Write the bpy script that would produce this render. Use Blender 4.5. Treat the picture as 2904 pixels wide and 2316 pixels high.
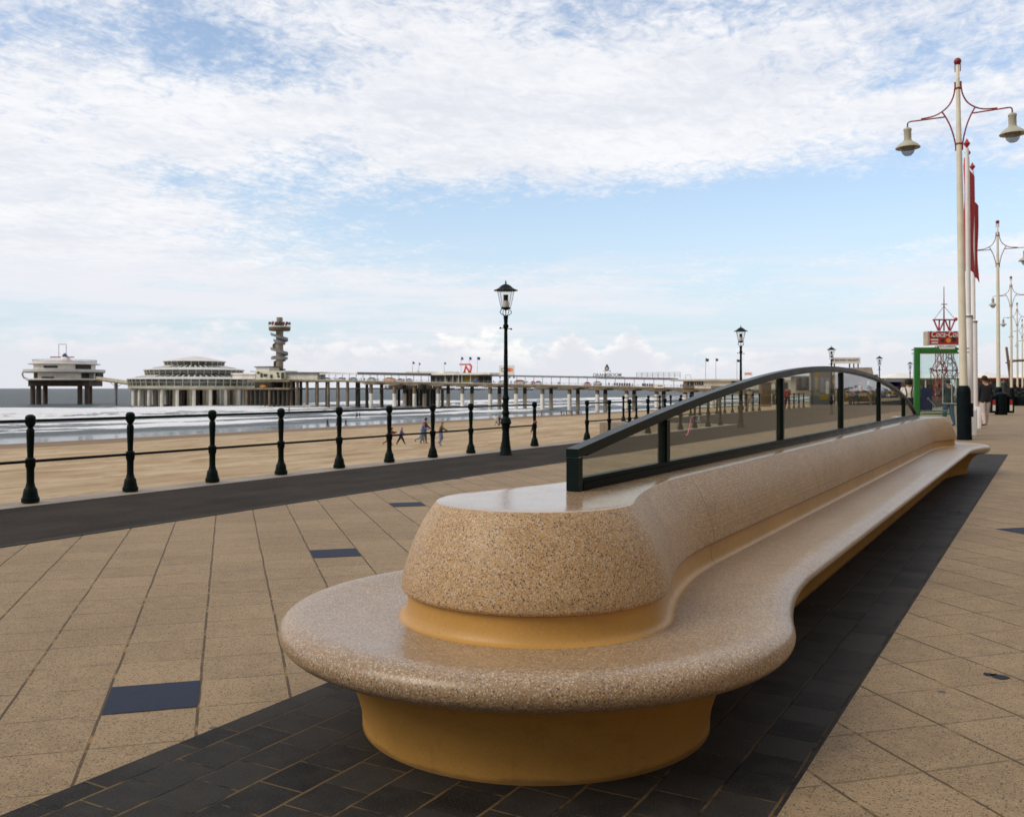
import bpy, bmesh, math, random
from mathutils import Vector, Matrix
import numpy as np
random.seed(7)
R_ = math.radians
PI = math.pi
scene = bpy.context.scene
COL = scene.collection
for o in list(bpy.data.objects): bpy.data.objects.remove(o)

# ------------------------------------------------------------------ camera
# world axes: +Y runs along the promenade (and the bench), +X points inland, z = 0 is the paving
CAM_H = 1.4
FPX, HX, CX = 2700.0, 1101.0, 1452.0        # photograph: focal length, horizon row, centre column (pixels of the 2904 px original)
AZ = R_(29.5)
cam_d = bpy.data.cameras.new('camera')
cam = bpy.data.objects.new('camera', cam_d); COL.objects.link(cam)
cam.location = (0, 0, CAM_H); cam.rotation_euler = (R_(90), 0, AZ)
cam_d.sensor_width = 36; cam_d.lens = 36*FPX/2904
cam_d.shift_y = -(1158-HX)/2904
cam_d.clip_start = 0.1; cam_d.clip_end = 200000
cam_d.dof.use_dof = True; cam_d.dof.focus_distance = 4.6; cam_d.dof.aperture_fstop = 7.0
scene.camera = cam
UX, UY = math.sin(AZ), math.cos(AZ)

def at(x, y, z=0.0):
    """point of the world at height z seen at pixel x, y"""
    Y = FPX*(CAM_H-z)/(y-HX); X = (x-CX)/FPX*Y
    return Vector((X*UY-Y*UX, X*UX+Y*UY, z))
def atY(x, y, Y):
    X = (x-CX)/FPX*Y
    return Vector((X*UY-Y*UX, X*UX+Y*UY, CAM_H-(y-HX)*Y/FPX))
def depth(p): return -p.x*UX+p.y*UY

# ------------------------------------------------------------------ node helper
class S:
    def __init__(s, t, sock): s.t = t; s.k = sock
    def _m(s, op, *a, clamp=False):
        n = s.t.nodes.new('ShaderNodeMath'); n.operation = op; n.use_clamp = clamp
        for i, v in enumerate((s,)+a):
            if isinstance(v, S): s.t.links.new(v.k, n.inputs[i])
            else: n.inputs[i].default_value = v
        return S(s.t, n.outputs[0])
    def __add__(s, o): return s._m('ADD', o)
    __radd__ = __add__
    def __sub__(s, o): return s._m('SUBTRACT', o)
    def __rsub__(s, o): return (s*-1)+o
    def __mul__(s, o): return s._m('MULTIPLY', o)
    __rmul__ = __mul__
    def __truediv__(s, o): return s._m('DIVIDE', o)
    def abs(s): return s._m('ABSOLUTE')
    def mod(s, o): return s._m('FLOORED_MODULO', o)
    def pw(s, o): return s._m('POWER', o)
    def mn(s, o): return s._m('MINIMUM', o)
    def mx(s, o): return s._m('MAXIMUM', o)
    def exp(s): return s._m('EXPONENT')
    def sin(s): return s._m('SINE')
    def atan2(s, o): return s._m('ARCTAN2', o)
    def clamp(s): return s._m('ADD', 0.0, clamp=True)
    def ss(s, a, b, smooth=True):       # map a..b to 0..1
        n = s.t.nodes.new('ShaderNodeMapRange'); n.interpolation_type = 'SMOOTHSTEP' if smooth else 'LINEAR'
        s.t.links.new(s.k, n.inputs['Value'])
        lo, hi = (0.0, 1.0)
        if a > b: a, b, lo, hi = b, a, 1.0, 0.0
        n.inputs['From Min'].default_value = a; n.inputs['From Max'].default_value = b
        n.inputs['To Min'].default_value = lo; n.inputs['To Max'].default_value = hi
        return S(s.t, n.outputs['Result'])
class T:
    """wraps a node tree"""
    def __init__(s, tree): s.t = tree; tree.nodes.clear()
    def n(s, typ, **kw):
        n = s.t.nodes.new(typ)
        for k, v in kw.items(): setattr(n, k, v)
        return n
    def put(s, sock, v):
        if isinstance(v, S): s.t.links.new(v.k, sock)
        elif hasattr(v, 'is_output'): s.t.links.new(v, sock)
        elif isinstance(v, (tuple, list)) and len(v) == 3 and sock.type == 'RGBA': sock.default_value = (*v, 1)
        else: sock.default_value = v
    def xyz(s, vec):
        n = s.n('ShaderNodeSeparateXYZ'); s.t.links.new(vec, n.inputs[0])
        return [S(s.t, n.outputs[i]) for i in range(3)]
    def comb(s, x, y, z=0.0):
        n = s.n('ShaderNodeCombineXYZ')
        for i, v in enumerate((x, y, z)): s.put(n.inputs[i], v)
        return n.outputs[0]
    def coord(s, which='Object'): return s.n('ShaderNodeTexCoord').outputs[which]
    def pos(s): return s.n('ShaderNodeNewGeometry').outputs['Position']
    def noise(s, vec, scale, detail=3, rough=0.55, dist=0.0, typ=None):
        n = s.n('ShaderNodeTexNoise')
        if vec is not None: s.t.links.new(vec, n.inputs['Vector'])
        n.inputs['Scale'].default_value = scale; n.inputs['Detail'].default_value = detail
        n.inputs['Roughness'].default_value = rough; n.inputs['Distortion'].default_value = dist
        return S(s.t, n.outputs['Fac'])
    def voro(s, vec, scale, out='Distance', feature='F1', rnd=1.0):
        n = s.n('ShaderNodeTexVoronoi'); n.feature = feature
        s.t.links.new(vec, n.inputs['Vector']); n.inputs['Scale'].default_value = scale; n.inputs['Randomness'].default_value = rnd
        return S(s.t, n.outputs[out])
    def mix(s, f, a, b):
        n = s.n('ShaderNodeMix', data_type='RGBA')
        s.put(n.inputs['Factor'], f); s.put(n.inputs[6], a); s.put(n.inputs[7], b)
        return S(s.t, n.outputs[2])
    def rgb(s, c):
        n = s.n('ShaderNodeRGB'); n.outputs[0].default_value = (*c, 1); return S(s.t, n.outputs[0])
    def ramp(s, f, stops, interp='LINEAR'):
        n = s.n('ShaderNodeValToRGB'); s.put(n.inputs[0], f); cr = n.color_ramp; cr.interpolation = interp
        while len(cr.elements) < len(stops): cr.elements.new(0.5)
        for e, (p, c) in zip(cr.elements, stops): e.position = p; e.color = (*c, 1)
        return S(s.t, n.outputs[0])
    def bump(s, h, strength=0.3, dist=0.01):
        n = s.n('ShaderNodeBump'); s.put(n.inputs['Height'], h)
        n.inputs['Strength'].default_value = strength; n.inputs['Distance'].default_value = dist
        return n.outputs[0]
    def principled(s, color, rough=0.6, metal=0.0, bump=None, spec=0.5, coat=0.0, extra=None):
        p = s.n('ShaderNodeBsdfPrincipled'); o = s.n('ShaderNodeOutputMaterial')
        s.put(p.inputs['Base Color'], color); s.put(p.inputs['Roughness'], rough); s.put(p.inputs['Metallic'], metal)
        s.put(p.inputs['Specular IOR Level'], spec); s.put(p.inputs['Coat Weight'], coat)
        if bump is not None: s.put(p.inputs['Normal'], bump)
        if extra:
            for k, v in extra.items(): s.put(p.inputs[k], v)
        s.t.links.new(p.outputs[0], o.inputs['Surface']); return p
def mat(name):
    m = bpy.data.materials.new(name); m.use_nodes = True
    return m, T(m.node_tree)

# ------------------------------------------------------------------ world: Nishita sky with broken cloud
SUN_EL, SUN_AZ = R_(42), R_(-148)     # azimuth clockwise from +Y; the sun stands behind the camera's left shoulder
w = bpy.data.worlds.new("World"); scene.world = w; w.use_nodes = True
t = T(w.node_tree)
sky = t.n('ShaderNodeTexSky', sky_type='NISHITA'); sky.sun_disc = False
sky.sun_elevation = SUN_EL; sky.sun_rotation = SUN_AZ
sky.air_density = 1.0; sky.dust_density = 1.0; sky.ozone_density = 1.6
g = t.coord('Generated')
dx, dy, dz = t.xyz(g)
# azimuth (degrees, measured from the direction 29.5 deg seaward of +Y) and elevation
cxr = dx*UY+dy*UX; cyr = dy*UY-dx*UX
az = cxr.atan2(cyr)*(180/PI)
hor = (dx*dx+dy*dy).pw(0.5)
el = dz.atan2(hor)*(180/PI)
def blob(a0, e0, wa, we):
    q = (az-a0)/wa; r = (el-e0)/we
    return ((q*q+r*r)*-1.0).exp()
# high layer on a plane
inv = (dz.mx(0.0)+0.09)
px_, py_ = cxr/inv, cyr/inv
hv = t.comb(px_*1.0+py_*0.30, py_*1.0, 0.0)
n1 = t.noise(t.comb(px_*0.8+py_*0.35, py_*1.0), 1.1, 3, 0.5, 0.3)
n2 = t.noise(t.comb(px_*0.9+py_*0.30, py_*0.62), 4.2, 7, 0.62, 0.5)
n3 = t.noise(t.comb(px_*1.0-py_*0.25, py_*0.75), 17.0, 5, 0.65, 0.8)
n4 = t.noise(t.comb(px_*1.0+py_*0.3, py_*0.8), 46.0, 3, 0.6, 0.4)
dens = n1*0.52+n2*0.74+n3*0.50+n4*0.26-0.965
# where the layer is thick and where it opens to blue
cov = (blob(-3, 16.5, 12, 4.0)*0.24+blob(13, 15.5, 9, 3)*0.15+blob(-27, 9.5, 9, 2.2)*0.34+blob(-24, 13.5, 7, 2.0)*0.10
       - blob(-14.0, 18.3, 4.5, 1.9)*0.34-blob(1, 9.4, 15, 2.9)*0.46-blob(20, 9.3, 12, 3.8)*0.38-blob(-17, 11.8, 6, 1.0)*0.20
       - blob(7, 21.5, 9, 2.6)*0.17-blob(22, 20.0, 9, 4)*0.18-blob(-24, 19.5, 7, 2.6)*0.18)
hi = (dens+cov+0.15).ss(-0.15, 0.27)*el.ss(3.5, 8.0)*0.93
# low cumulus band near the horizon
cn = t.noise(t.comb(az*0.16, el*0.42, 3.0), 1.0, 6, 0.62, 0.2)
cn2 = t.noise(t.comb(az*0.5, el*0.9, 9.0), 1.6, 5, 0.6, 0.1)
top = (cn-0.5)*4.4+(cn2-0.5)*1.8+2.5+blob(3.6, 2.4, 0.9, 50)*1.3+blob(7.1, 2.4, 1.3, 50)*1.5-blob(5.3, 2, 0.5, 50)*0.5+blob(-3, 2, 4, 50)*0.5+blob(-18, 2.5, 8, 50)*0.6-blob(14, 2, 4, 50)*0.3
edge = (top-el)
lo = edge.ss(-0.25, 0.8)
mid = ((t.noise(t.comb(az*0.09, el*0.7, 5.0), 1.3, 5, 0.6, 0.3)-0.49)*5.0+blob(-22, 5.8, 11, 1.5)*0.9+blob(3, 5.7, 6, 0.7)*0.25-blob(14, 5.5, 6, 3)*0.6+0.15).ss(-0.5, 1.1)*el.ss(0.6, 3.4)*el.ss(9.5, 5.4)*0.8
lit = edge.ss(1.9, 0.2)*cn2.ss(0.34, 0.62)*(blob(1, 2, 13, 50)*0.75+0.3)
horizon_haze = el.ss(7.0, 0.0)
K = 7.2           # background strength is 0.15: cloud radiance is given larger in proportion
skyc = S(t.t, sky.outputs[0])
hsv = t.n('ShaderNodeHueSaturation'); t.put(hsv.inputs['Color'], skyc); hsv.inputs['Saturation'].default_value = 0.93; hsv.inputs['Value'].default_value = 1.24
blue = t.mix(el.ss(15.0, 0.0)*0.75+0.12, S(t.t, hsv.outputs[0]), (0.60*K, 0.71*K, 0.81*K))
shade = t.noise(t.comb(px_*0.6+3, py_*1.0), 2.2, 6, 0.68)*0.65+n3*0.35
hic = t.mix(shade.ss(0.35, 0.65), (0.74*K, 0.76*K, 0.82*K), (0.93*K, 0.925*K, 0.935*K))
c = t.mix(hi, blue, hic)
c = t.mix(mid, c, (0.82*K, 0.81*K, 0.86*K))
loc = t.mix(lit, (0.73*K, 0.735*K, 0.79*K), (1.08*K, 1.04*K, 0.98*K))
loc = t.mix(horizon_haze.ss(0.45, 1.0)*0.5, loc, (0.73*K, 0.74*K, 0.80*K))
c = t.mix(lo*0.92, c, loc)
# unseen sky behind the camera, a dimming added to deepen the shading
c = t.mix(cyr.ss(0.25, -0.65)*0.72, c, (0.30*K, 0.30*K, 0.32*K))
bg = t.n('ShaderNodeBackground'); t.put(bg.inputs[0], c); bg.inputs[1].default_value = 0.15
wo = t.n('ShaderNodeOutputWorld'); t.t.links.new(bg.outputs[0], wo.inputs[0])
w.cycles.sampling_method = 'MANUAL'; w.cycles.sample_map_resolution = 512

sun_d = bpy.data.lights.new('sun', 'SUN'); sun_d.energy = 1.65; sun_d.angle = R_(32); sun_d.color = (1.0, 0.93, 0.79)
sun = bpy.data.objects.new('sun', sun_d); COL.objects.link(sun)
sd = Vector((math.sin(SUN_AZ)*math.cos(SUN_EL), math.cos(SUN_AZ)*math.cos(SUN_EL), math.sin(SUN_EL)))
sun.rotation_euler = sd.to_track_quat('Z', 'Y').to_euler()
scene.view_settings.view_transform = 'Standard'; scene.view_settings.look = 'None'
scene.view_settings.exposure = 0.0; scene.view_settings.gamma = 1.0
scene.render.engine = 'CYCLES'
scene.cycles.max_bounces = 8; scene.cycles.transparent_max_bounces = 24

# ------------------------------------------------------------------ materials
M = {}
def simple(name, col, rough=0.6, metal=0.0, var=0.12, nscale=6.0, bump=0.0, spec=0.5, bscale=60, coat=0.0, emit=None):
    m, t = mat(name); v = t.coord()
    n = t.noise(v, nscale, 4, 0.6)
    dark = tuple(c*(1-var) for c in col); lite = tuple(min(1, c*(1+var)) for c in col)
    c = t.mix(n.ss(0.3, 0.7), dark, lite)
    b = t.bump(t.noise(v, bscale, 3), bump, 0.005) if bump else None
    t.principled(c, (n*0.2+(rough-0.1)), metal, b, spec, coat)
    M[name] = m; return m
simple('black_green_iron', (0.003, 0.008, 0.006), 0.48, 0, 0.3, 8, 0.25, spec=0.10, bscale=90)
simple('lantern_iron', (0.004, 0.009, 0.007), 0.48, 0, 0.3, 8, 0.2, spec=0.10)
simple('frame_green', (0.003, 0.009, 0.008), 0.34, 0, 0.2, 5, 0.03, spec=0.13)
simple('cream_paint', (0.74, 0.68, 0.54), 0.45, 0, 0.07, 3, 0.05)
simple('lamp_cream', (0.44, 0.42, 0.33), 0.45, 0, 0.08, 4)
simple('red_paint', (0.24, 0.018, 0.022), 0.4, 0, 0.12, 5)
simple('bright_red_paint', (0.42, 0.03, 0.025), 0.4, 0, 0.1, 5)
simple('white_paint', (0.86, 0.83, 0.82), 0.45, 0, 0.05, 2)
simple('sleeve_black', (0.004, 0.008, 0.010), 0.5, 0, 0.3, 5, 0.1, spec=0.08)
simple('red_cloth', (0.48, 0.022, 0.020), 0.8, 0, 0.18, 4)
simple('pier_white', (0.82, 0.77, 0.68), 0.6, 0, 0.12, 0.25)
simple('pier_roof', (0.66, 0.63, 0.60), 0.6, 0, 0.08, 0.2)
simple('pier_cream', (0.58, 0.53, 0.40), 0.65, 0, 0.15, 0.3)
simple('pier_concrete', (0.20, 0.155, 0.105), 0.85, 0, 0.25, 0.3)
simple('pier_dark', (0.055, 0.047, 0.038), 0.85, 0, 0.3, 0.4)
simple('tower_concrete', (0.30, 0.25, 0.175), 0.85, 0, 0.15, 0.3)
simple('pier_brown', (0.105, 0.068, 0.048), 0.85, 0, 0.2, 0.3)
simple('pier_glass', (0.035, 0.045, 0.040), 0.18, 0, 0.4, 0.5)
simple('pier_grey', (0.22, 0.22, 0.23), 0.7, 0, 0.15, 0.4)
simple('roof_grey', (0.12, 0.11, 0.10), 0.8, 0, 0.15, 0.4)
simple('yellow_wall', (0.42, 0.30, 0.03), 0.7, 0, 0.15, 0.4)
simple('sign_red', (0.62, 0.045, 0.02), 0.5, 0, 0.08, 0.5)
simple('sign_orange', (0.80, 0.30, 0.04), 0.5, 0, 0.05, 0.5)
simple('sign_white', (0.80, 0.77, 0.72), 0.5, 0, 0.04, 0.5)
simple('sign_dark', (0.03, 0.03, 0.035), 0.5, 0, 0.1, 0.5)
simple('booth_green', (0.022, 0.17, 0.028), 0.35, 0, 0.1, 3, coat=0.2)
simple('booth_blue', (0.010, 0.018, 0.115), 0.4, 0, 0.15, 3)
simple('steel_grey', (0.30, 0.30, 0.31), 0.4, 0.4, 0.1, 4)
simple('blue_canvas', (0.03, 0.06, 0.22), 0.7, 0, 0.2, 0.6)
simple('teal_canvas', (0.05, 0.14, 0.13), 0.7, 0, 0.2, 0.6)
simple('orange_canvas', (0.50, 0.16, 0.02), 0.7, 0, 0.2, 0.6)
simple('maroon_canvas', (0.13, 0.02, 0.02), 0.7, 0, 0.2, 0.6)
simple('wood_brown', (0.20, 0.13, 0.075), 0.8, 0, 0.2, 3)
simple('kiosk_beige', (0.48, 0.40, 0.30), 0.7, 0, 0.12, 1.0)
simple('hedge_dark', (0.018, 0.026, 0.018), 0.9, 0, 0.5, 12)
simple('pink_spray', (0.75, 0.22, 0.32), 0.6, 0, 0.1, 10)
simple('mauve_spray', (0.50, 0.42, 0.55), 0.6, 0, 0.1, 10)
simple('skin', (0.48, 0.27, 0.18), 0.6, 0, 0.08, 8)

def terrazzo(name, base, speck=1.0, seams=True, rough=0.30, gloss=0.5):
    m, t = mat(name); v = t.coord(); x, y, z = t.xyz(v)
    big = t.noise(v, 1.6, 4, 0.6); fine = t.noise(v, 190, 2, 0.7)
    # binder, then three sizes of chippings
    c = t.mix(big.ss(0.3, 0.7), tuple(b*0.90 for b in base), tuple(min(1, b*1.10) for b in base))
    c = t.mix(fine.ss(0.35, 0.65)*0.5*speck, c, tuple(min(1, b*1.35) for b in base))
    if speck > 0:
        for sc, seed in ((195, 0.0), (125, 7.3)):
            vv = t.comb(x+seed, y+seed*0.7, z)
            d = t.voro(vv, sc, 'Distance'); col = t.voro(vv, sc, 'Color')
            cn = t.n('ShaderNodeSeparateColor'); t.put(cn.inputs[0], col)
            r = S(t.t, cn.outputs[0]); gg = S(t.t, cn.outputs[1])
            inside = d.ss(0.50, 0.36)
            c = t.mix(inside*r.ss(0.60, 0.66, False)*0.62*speck, c, (0.64, 0.52, 0.40))
            c = t.mix(inside*r.ss(0.30, 0.25, False)*0.70*speck, c, (0.28, 0.135, 0.045))
            c = t.mix(inside*gg.ss(0.17, 0.14, False)*0.88*speck, c, (0.06, 0.052, 0.055))
            c = t.mix(inside*gg.ss(0.90, 0.93, False)*0.45*speck, c, (0.22, 0.20, 0.21))
    h = fine*0.4+big*0.2
    if seams:
        # joints between the cast segments
        for s0 in (1.45, 4.15, 6.85, 9.55, 12.25):
            dd = (y-s0).abs()
            c = t.mix(dd.ss(0.007, 0.002)*0.75, c, (0.15, 0.085, 0.03))
            h = h-dd.ss(0.006, 0.0)*1.5
    # weathering stains
    st = t.noise(t.comb(x*1.0, y*1.0, z*3), 3.0, 6, 0.65)
    c = t.mix(st.ss(0.54, 0.74)*0.32, c, tuple(b*0.60 for b in base))
    # drips down the upright faces and grime where the casting meets the ground
    dr = t.noise(t.comb(x*9, y*9, z*0.7), 1.0, 5, 0.7)
    c = t.mix(dr.ss(0.56, 0.74)*0.30, c, tuple(b*0.62 for b in base))
    gr = t.noise(t.comb(x*4, y*4, z*6), 1.0, 5, 0.7)
    c = t.mix((z-gr*0.05).ss(0.0, -0.02)*0.6, c, (0.10, 0.06, 0.03))
    ps = t.voro(v, 70, 'Distance'); pc2 = t.n('ShaderNodeSeparateColor'); t.put(pc2.inputs[0], t.voro(v, 70, 'Color'))
    c = t.mix(ps.ss(0.16, 0.10)*S(t.t, pc2.outputs[2]).ss(0.80, 0.84, False)*0.7, c, tuple(b*0.35 for b in base))
    rn = t.noise(v, 9, 5, 0.6)
    t.principled(c, rn*0.16+(rough-0.08), 0, t.bump(h, 0.16, 0.002), gloss)
    M[name] = m
terrazzo('terrazzo', (0.42, 0.262, 0.122), 1.0, True, 0.46, 0.3)
terrazzo('terrazzo_seat', (0.285, 0.184, 0.098), 0.95, True, 0.31, 0.5)
terrazzo('terrazzo_polished', (0.40, 0.26, 0.15), 0.6, False, 0.16, 0.6)
terrazzo('cast_ochre', (0.50, 0.265, 0.058), 0.12, True, 0.42, 0.4)
terrazzo('cast_ochre_base', (0.44, 0.225, 0.050), 0.10, True, 0.6, 0.12)

def light_paving(name, oa, ob, skew=0.0197):
    m, t = mat(name); x, y, z = t.xyz(t.pos())
    th = R_(-15.5)-AZ   # azimuth of one joint direction, measured from +Y ... = -45 deg from the bench axis
    ca, sa = math.cos(R_(-45)), math.sin(R_(-45))
    a = x*sa+y*ca; b = x*ca-y*sa
    b2 = b+(a-4.4)*skew
    wob = t.noise(t.pos(), 2.2, 3, 0.6)*0.018-0.009
    ja = ((a+wob-oa+0.2).mod(0.4)-0.2).abs(); jb = ((b2+wob-ob+0.2).mod(0.4)-0.2).abs()
    ia = ((a+wob-oa)/0.4)._m('FLOOR'); ib = ((b2+wob-ob)/0.4)._m('FLOOR')
    wn = t.n('ShaderNodeTexWhiteNoise', noise_dimensions='2D'); t.t.links.new(t.comb(ia, ib), wn.inputs['Vector'])
    tile = S(t.t, wn.outputs['Value'])
    big = t.noise(t.pos(), 0.9, 5, 0.6); fine = t.noise(t.pos(), 130, 3, 0.75); midn = t.noise(t.pos(), 9, 5, 0.65)
    c = t.mix(midn.ss(0.25, 0.75), (0.195, 0.131, 0.071), (0.310, 0.212, 0.120))
    c = t.mix(tile*0.55, c, (0.365, 0.252, 0.142))
    c = t.mix(big.ss(0.42, 0.70)*0.5, c, (0.165, 0.108, 0.056))
    sm = t.noise(t.comb(x, y, 4.0), 3.2, 6, 0.7)
    c = t.mix(sm.ss(0.56, 0.72)*0.45, c, (0.13, 0.085, 0.048))
    c = t.mix(fine.ss(0.30, 0.70)*0.45, c, (0.36, 0.250, 0.135))
    for sc, sd in ((150, 0.0), (95, 3.1)):
        vv = t.comb(x+sd, y, z)
        d = t.voro(vv, sc, 'Distance'); cc = t.n('ShaderNodeSeparateColor'); t.put(cc.inputs[0], t.voro(vv, sc, 'Color'))
        r = S(t.t, cc.outputs[0]); ins = d.ss(0.5, 0.32)
        c = t.mix(ins*r.ss(0.24, 0.20, False)*0.80, c, (0.060, 0.045, 0.036))
        c = t.mix(ins*r.ss(0.86, 0.90, False)*0.40, c, (0.48, 0.37, 0.26))
    # trodden chewing gum, small dark spots
    gd = t.voro(t.comb(x*1.0, y*1.0, 0.0), 3.1, 'Distance'); gc = t.n('ShaderNodeSeparateColor'); t.put(gc.inputs[0], t.voro(t.comb(x, y, 0.0), 3.1, 'Color'))
    gs = S(t.t, gc.outputs[0]); gsz = S(t.t, gc.outputs[1])
    c = t.mix((gd-(gsz*0.045+0.02)).ss(0.01, -0.01)*gs.ss(0.36, 0.41, False)*0.85, c, (0.075, 0.065, 0.068))
    jn = t.noise(t.pos(), 5, 4, 0.7)
    jw = jn*0.005+0.0032
    joint_b = (jb-jw).ss(0.003, -0.0015); joint_a = (ja-jw*0.8).ss(0.003, -0.001)*(jn.ss(0.36, 0.56)*0.75+0.12)
    sandy = t.mix(jn.ss(0.50, 0.64)*0.8, (0.070, 0.044, 0.020), (0.30, 0.18, 0.065))
    jj = (joint_b*0.95).mx(joint_a*0.8)
    c = t.mix(jj, c, sandy)
    h = fine*0.25+midn*0.1-jj*1.2+tile*0.05
    t.principled(c, midn*0.2+0.62, 0, t.bump(h, 0.45, 0.006), 0.25)
    M[name] = m
light_paving('light_paving', 4.0, -0.21)
light_paving('light_paving_inland', 2.95, -0.02, 0.0)

def dark_paving():
    m, t = mat('dark_paving'); x, y, z = t.xyz(t.pos())
    wob = t.noise(t.pos(), 3.0, 3, 0.6)*0.016-0.008
    P = 0.2075
    row = ((x+wob+0.80)/P)._m('FLOOR')
    jx = ((x+wob+0.80+P/2).mod(P)-P/2).abs()
    yo = y+wob+row.mod(2.0)*0.10
    jy = ((yo-2.10+P/2).mod(P)-P/2).abs()
    wn = t.n('ShaderNodeTexWhiteNoise', noise_dimensions='2D'); t.t.links.new(t.comb(row, ((yo-2.10)/P)._m('FLOOR')), wn.inputs['Vector'])
    tile = S(t.t, wn.outputs['Value'])
    fine = t.noise(t.pos(), 160, 3, 0.75); midn = t.noise(t.pos(), 6, 5, 0.65)
    c = t.mix(tile, (0.008, 0.0065, 0.0055), (0.032, 0.028, 0.024))
    c = t.mix(midn.ss(0.35, 0.7)*0.5, c, (0.050, 0.044, 0.038))
    c = t.mix(fine.ss(0.45, 0.70)*0.5, c, (0.055, 0.049, 0.043))
    c = t.mix(fine.ss(0.62, 0.68)*0.6, c, (0.16, 0.145, 0.13))
    jn = t.noise(t.pos(), 2.4, 4, 0.75); jn2 = t.noise(t.pos(), 4.7, 4, 0.75)
    jx_ = (jx-jn*0.009).ss(0.0025, -0.0010); jy_ = (jy-jn2*0.006).ss(0.0025, -0.0010)*jn2.ss(0.40, 0.52)
    near = (y-x*0.35-3.1).ss(1.6, -0.6)
    sand = (near*0.60+0.16)*jn.ss(0.38, 0.56)
    c = t.mix(jx_.mx(jy_)*0.9, c, t.mix(sand, (0.010, 0.008, 0.006), (0.24, 0.15, 0.065)))
    du = t.noise(t.comb(x*1.2, y*1.2, 2.0), 1.0, 6, 0.7)
    c = t.mix(du.ss(0.52, 0.75)*0.30, c, (0.070, 0.054, 0.036))
    h = fine*0.25-jx_.mx(jy_)*1.0+tile*0.25+midn*0.1
    t.principled(c, midn*0.2+0.66, 0, t.bump(h, 0.6, 0.006), 0.15)
    M['dark_paving'] = m
dark_paving()

def asphalt():
    m, t = mat('asphalt'); x, y, z = t.xyz(t.pos())
    fine = t.noise(t.pos(), 150, 3, 0.8); big = t.noise(t.comb(x*1.5, y*0.6), 1.1, 5, 0.65); pat = t.noise(t.comb(x, y*0.5), 0.8, 1, 0.4)
    c = t.mix(big.ss(0.3, 0.7), (0.022, 0.018, 0.015), (0.046, 0.037, 0.030))
    c = t.mix(pat.ss(0.53, 0.55)*0.45, c, (0.030, 0.027, 0.026))
    c = t.mix(fine.ss(0.42, 0.72)*0.55, c, (0.10, 0.086, 0.072))
    gd = t.voro(t.comb(x, y), 1.3, 'Distance')
    c = t.mix((gd-0.05).ss(0.02, -0.01)*0.6, c, (0.018, 0.017, 0.017))
    t.principled(c, 0.9, 0, t.bump(fine+big*0.5, 0.5, 0.006), 0.05); M['asphalt'] = m
asphalt()
def sandmat():
    m, t = mat('beach_sand'); x, y, z = t.xyz(t.pos())
    n = t.noise(t.comb(x*0.20, y*0.05), 1.0, 6, 0.65); rip = t.noise(t.comb(x*0.45, y*0.16, 3.0), 1.0, 7, 0.72); f = t.noise(t.pos(), 3.5, 5, 0.75)
    c = t.mix(n.ss(0.35, 0.65), (0.36, 0.245, 0.130), (0.50, 0.370, 0.225))
    c = t.mix(rip.ss(0.49, 0.58)*0.62, c, (0.28, 0.165, 0.065))
    tr = t.noise(t.comb(x*2.2, y*0.5, 8.0), 1.0, 6, 0.75)
    c = t.mix(tr.ss(0.54, 0.64)*0.5, c, (0.25, 0.15, 0.07))
    c = t.mix(f.ss(0.55, 0.75)*0.30, c, (0.30, 0.19, 0.11))
    # wet sand beside the water
    edge = z+t.noise(t.comb(x*0.03, y*0.012), 1.0, 4, 0.6)*1.6
    wet = edge.ss(-4.6, -5.3)
    c = t.mix(wet*0.85, c, (0.16, 0.098, 0.052))
    film = edge.ss(-6.80, -7.0)
    t.principled(c, film*-0.62+0.80, 0, t.bump(f+rip, 0.4, 0.08), 0.3); M['beach_sand'] = m
sandmat()
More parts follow.
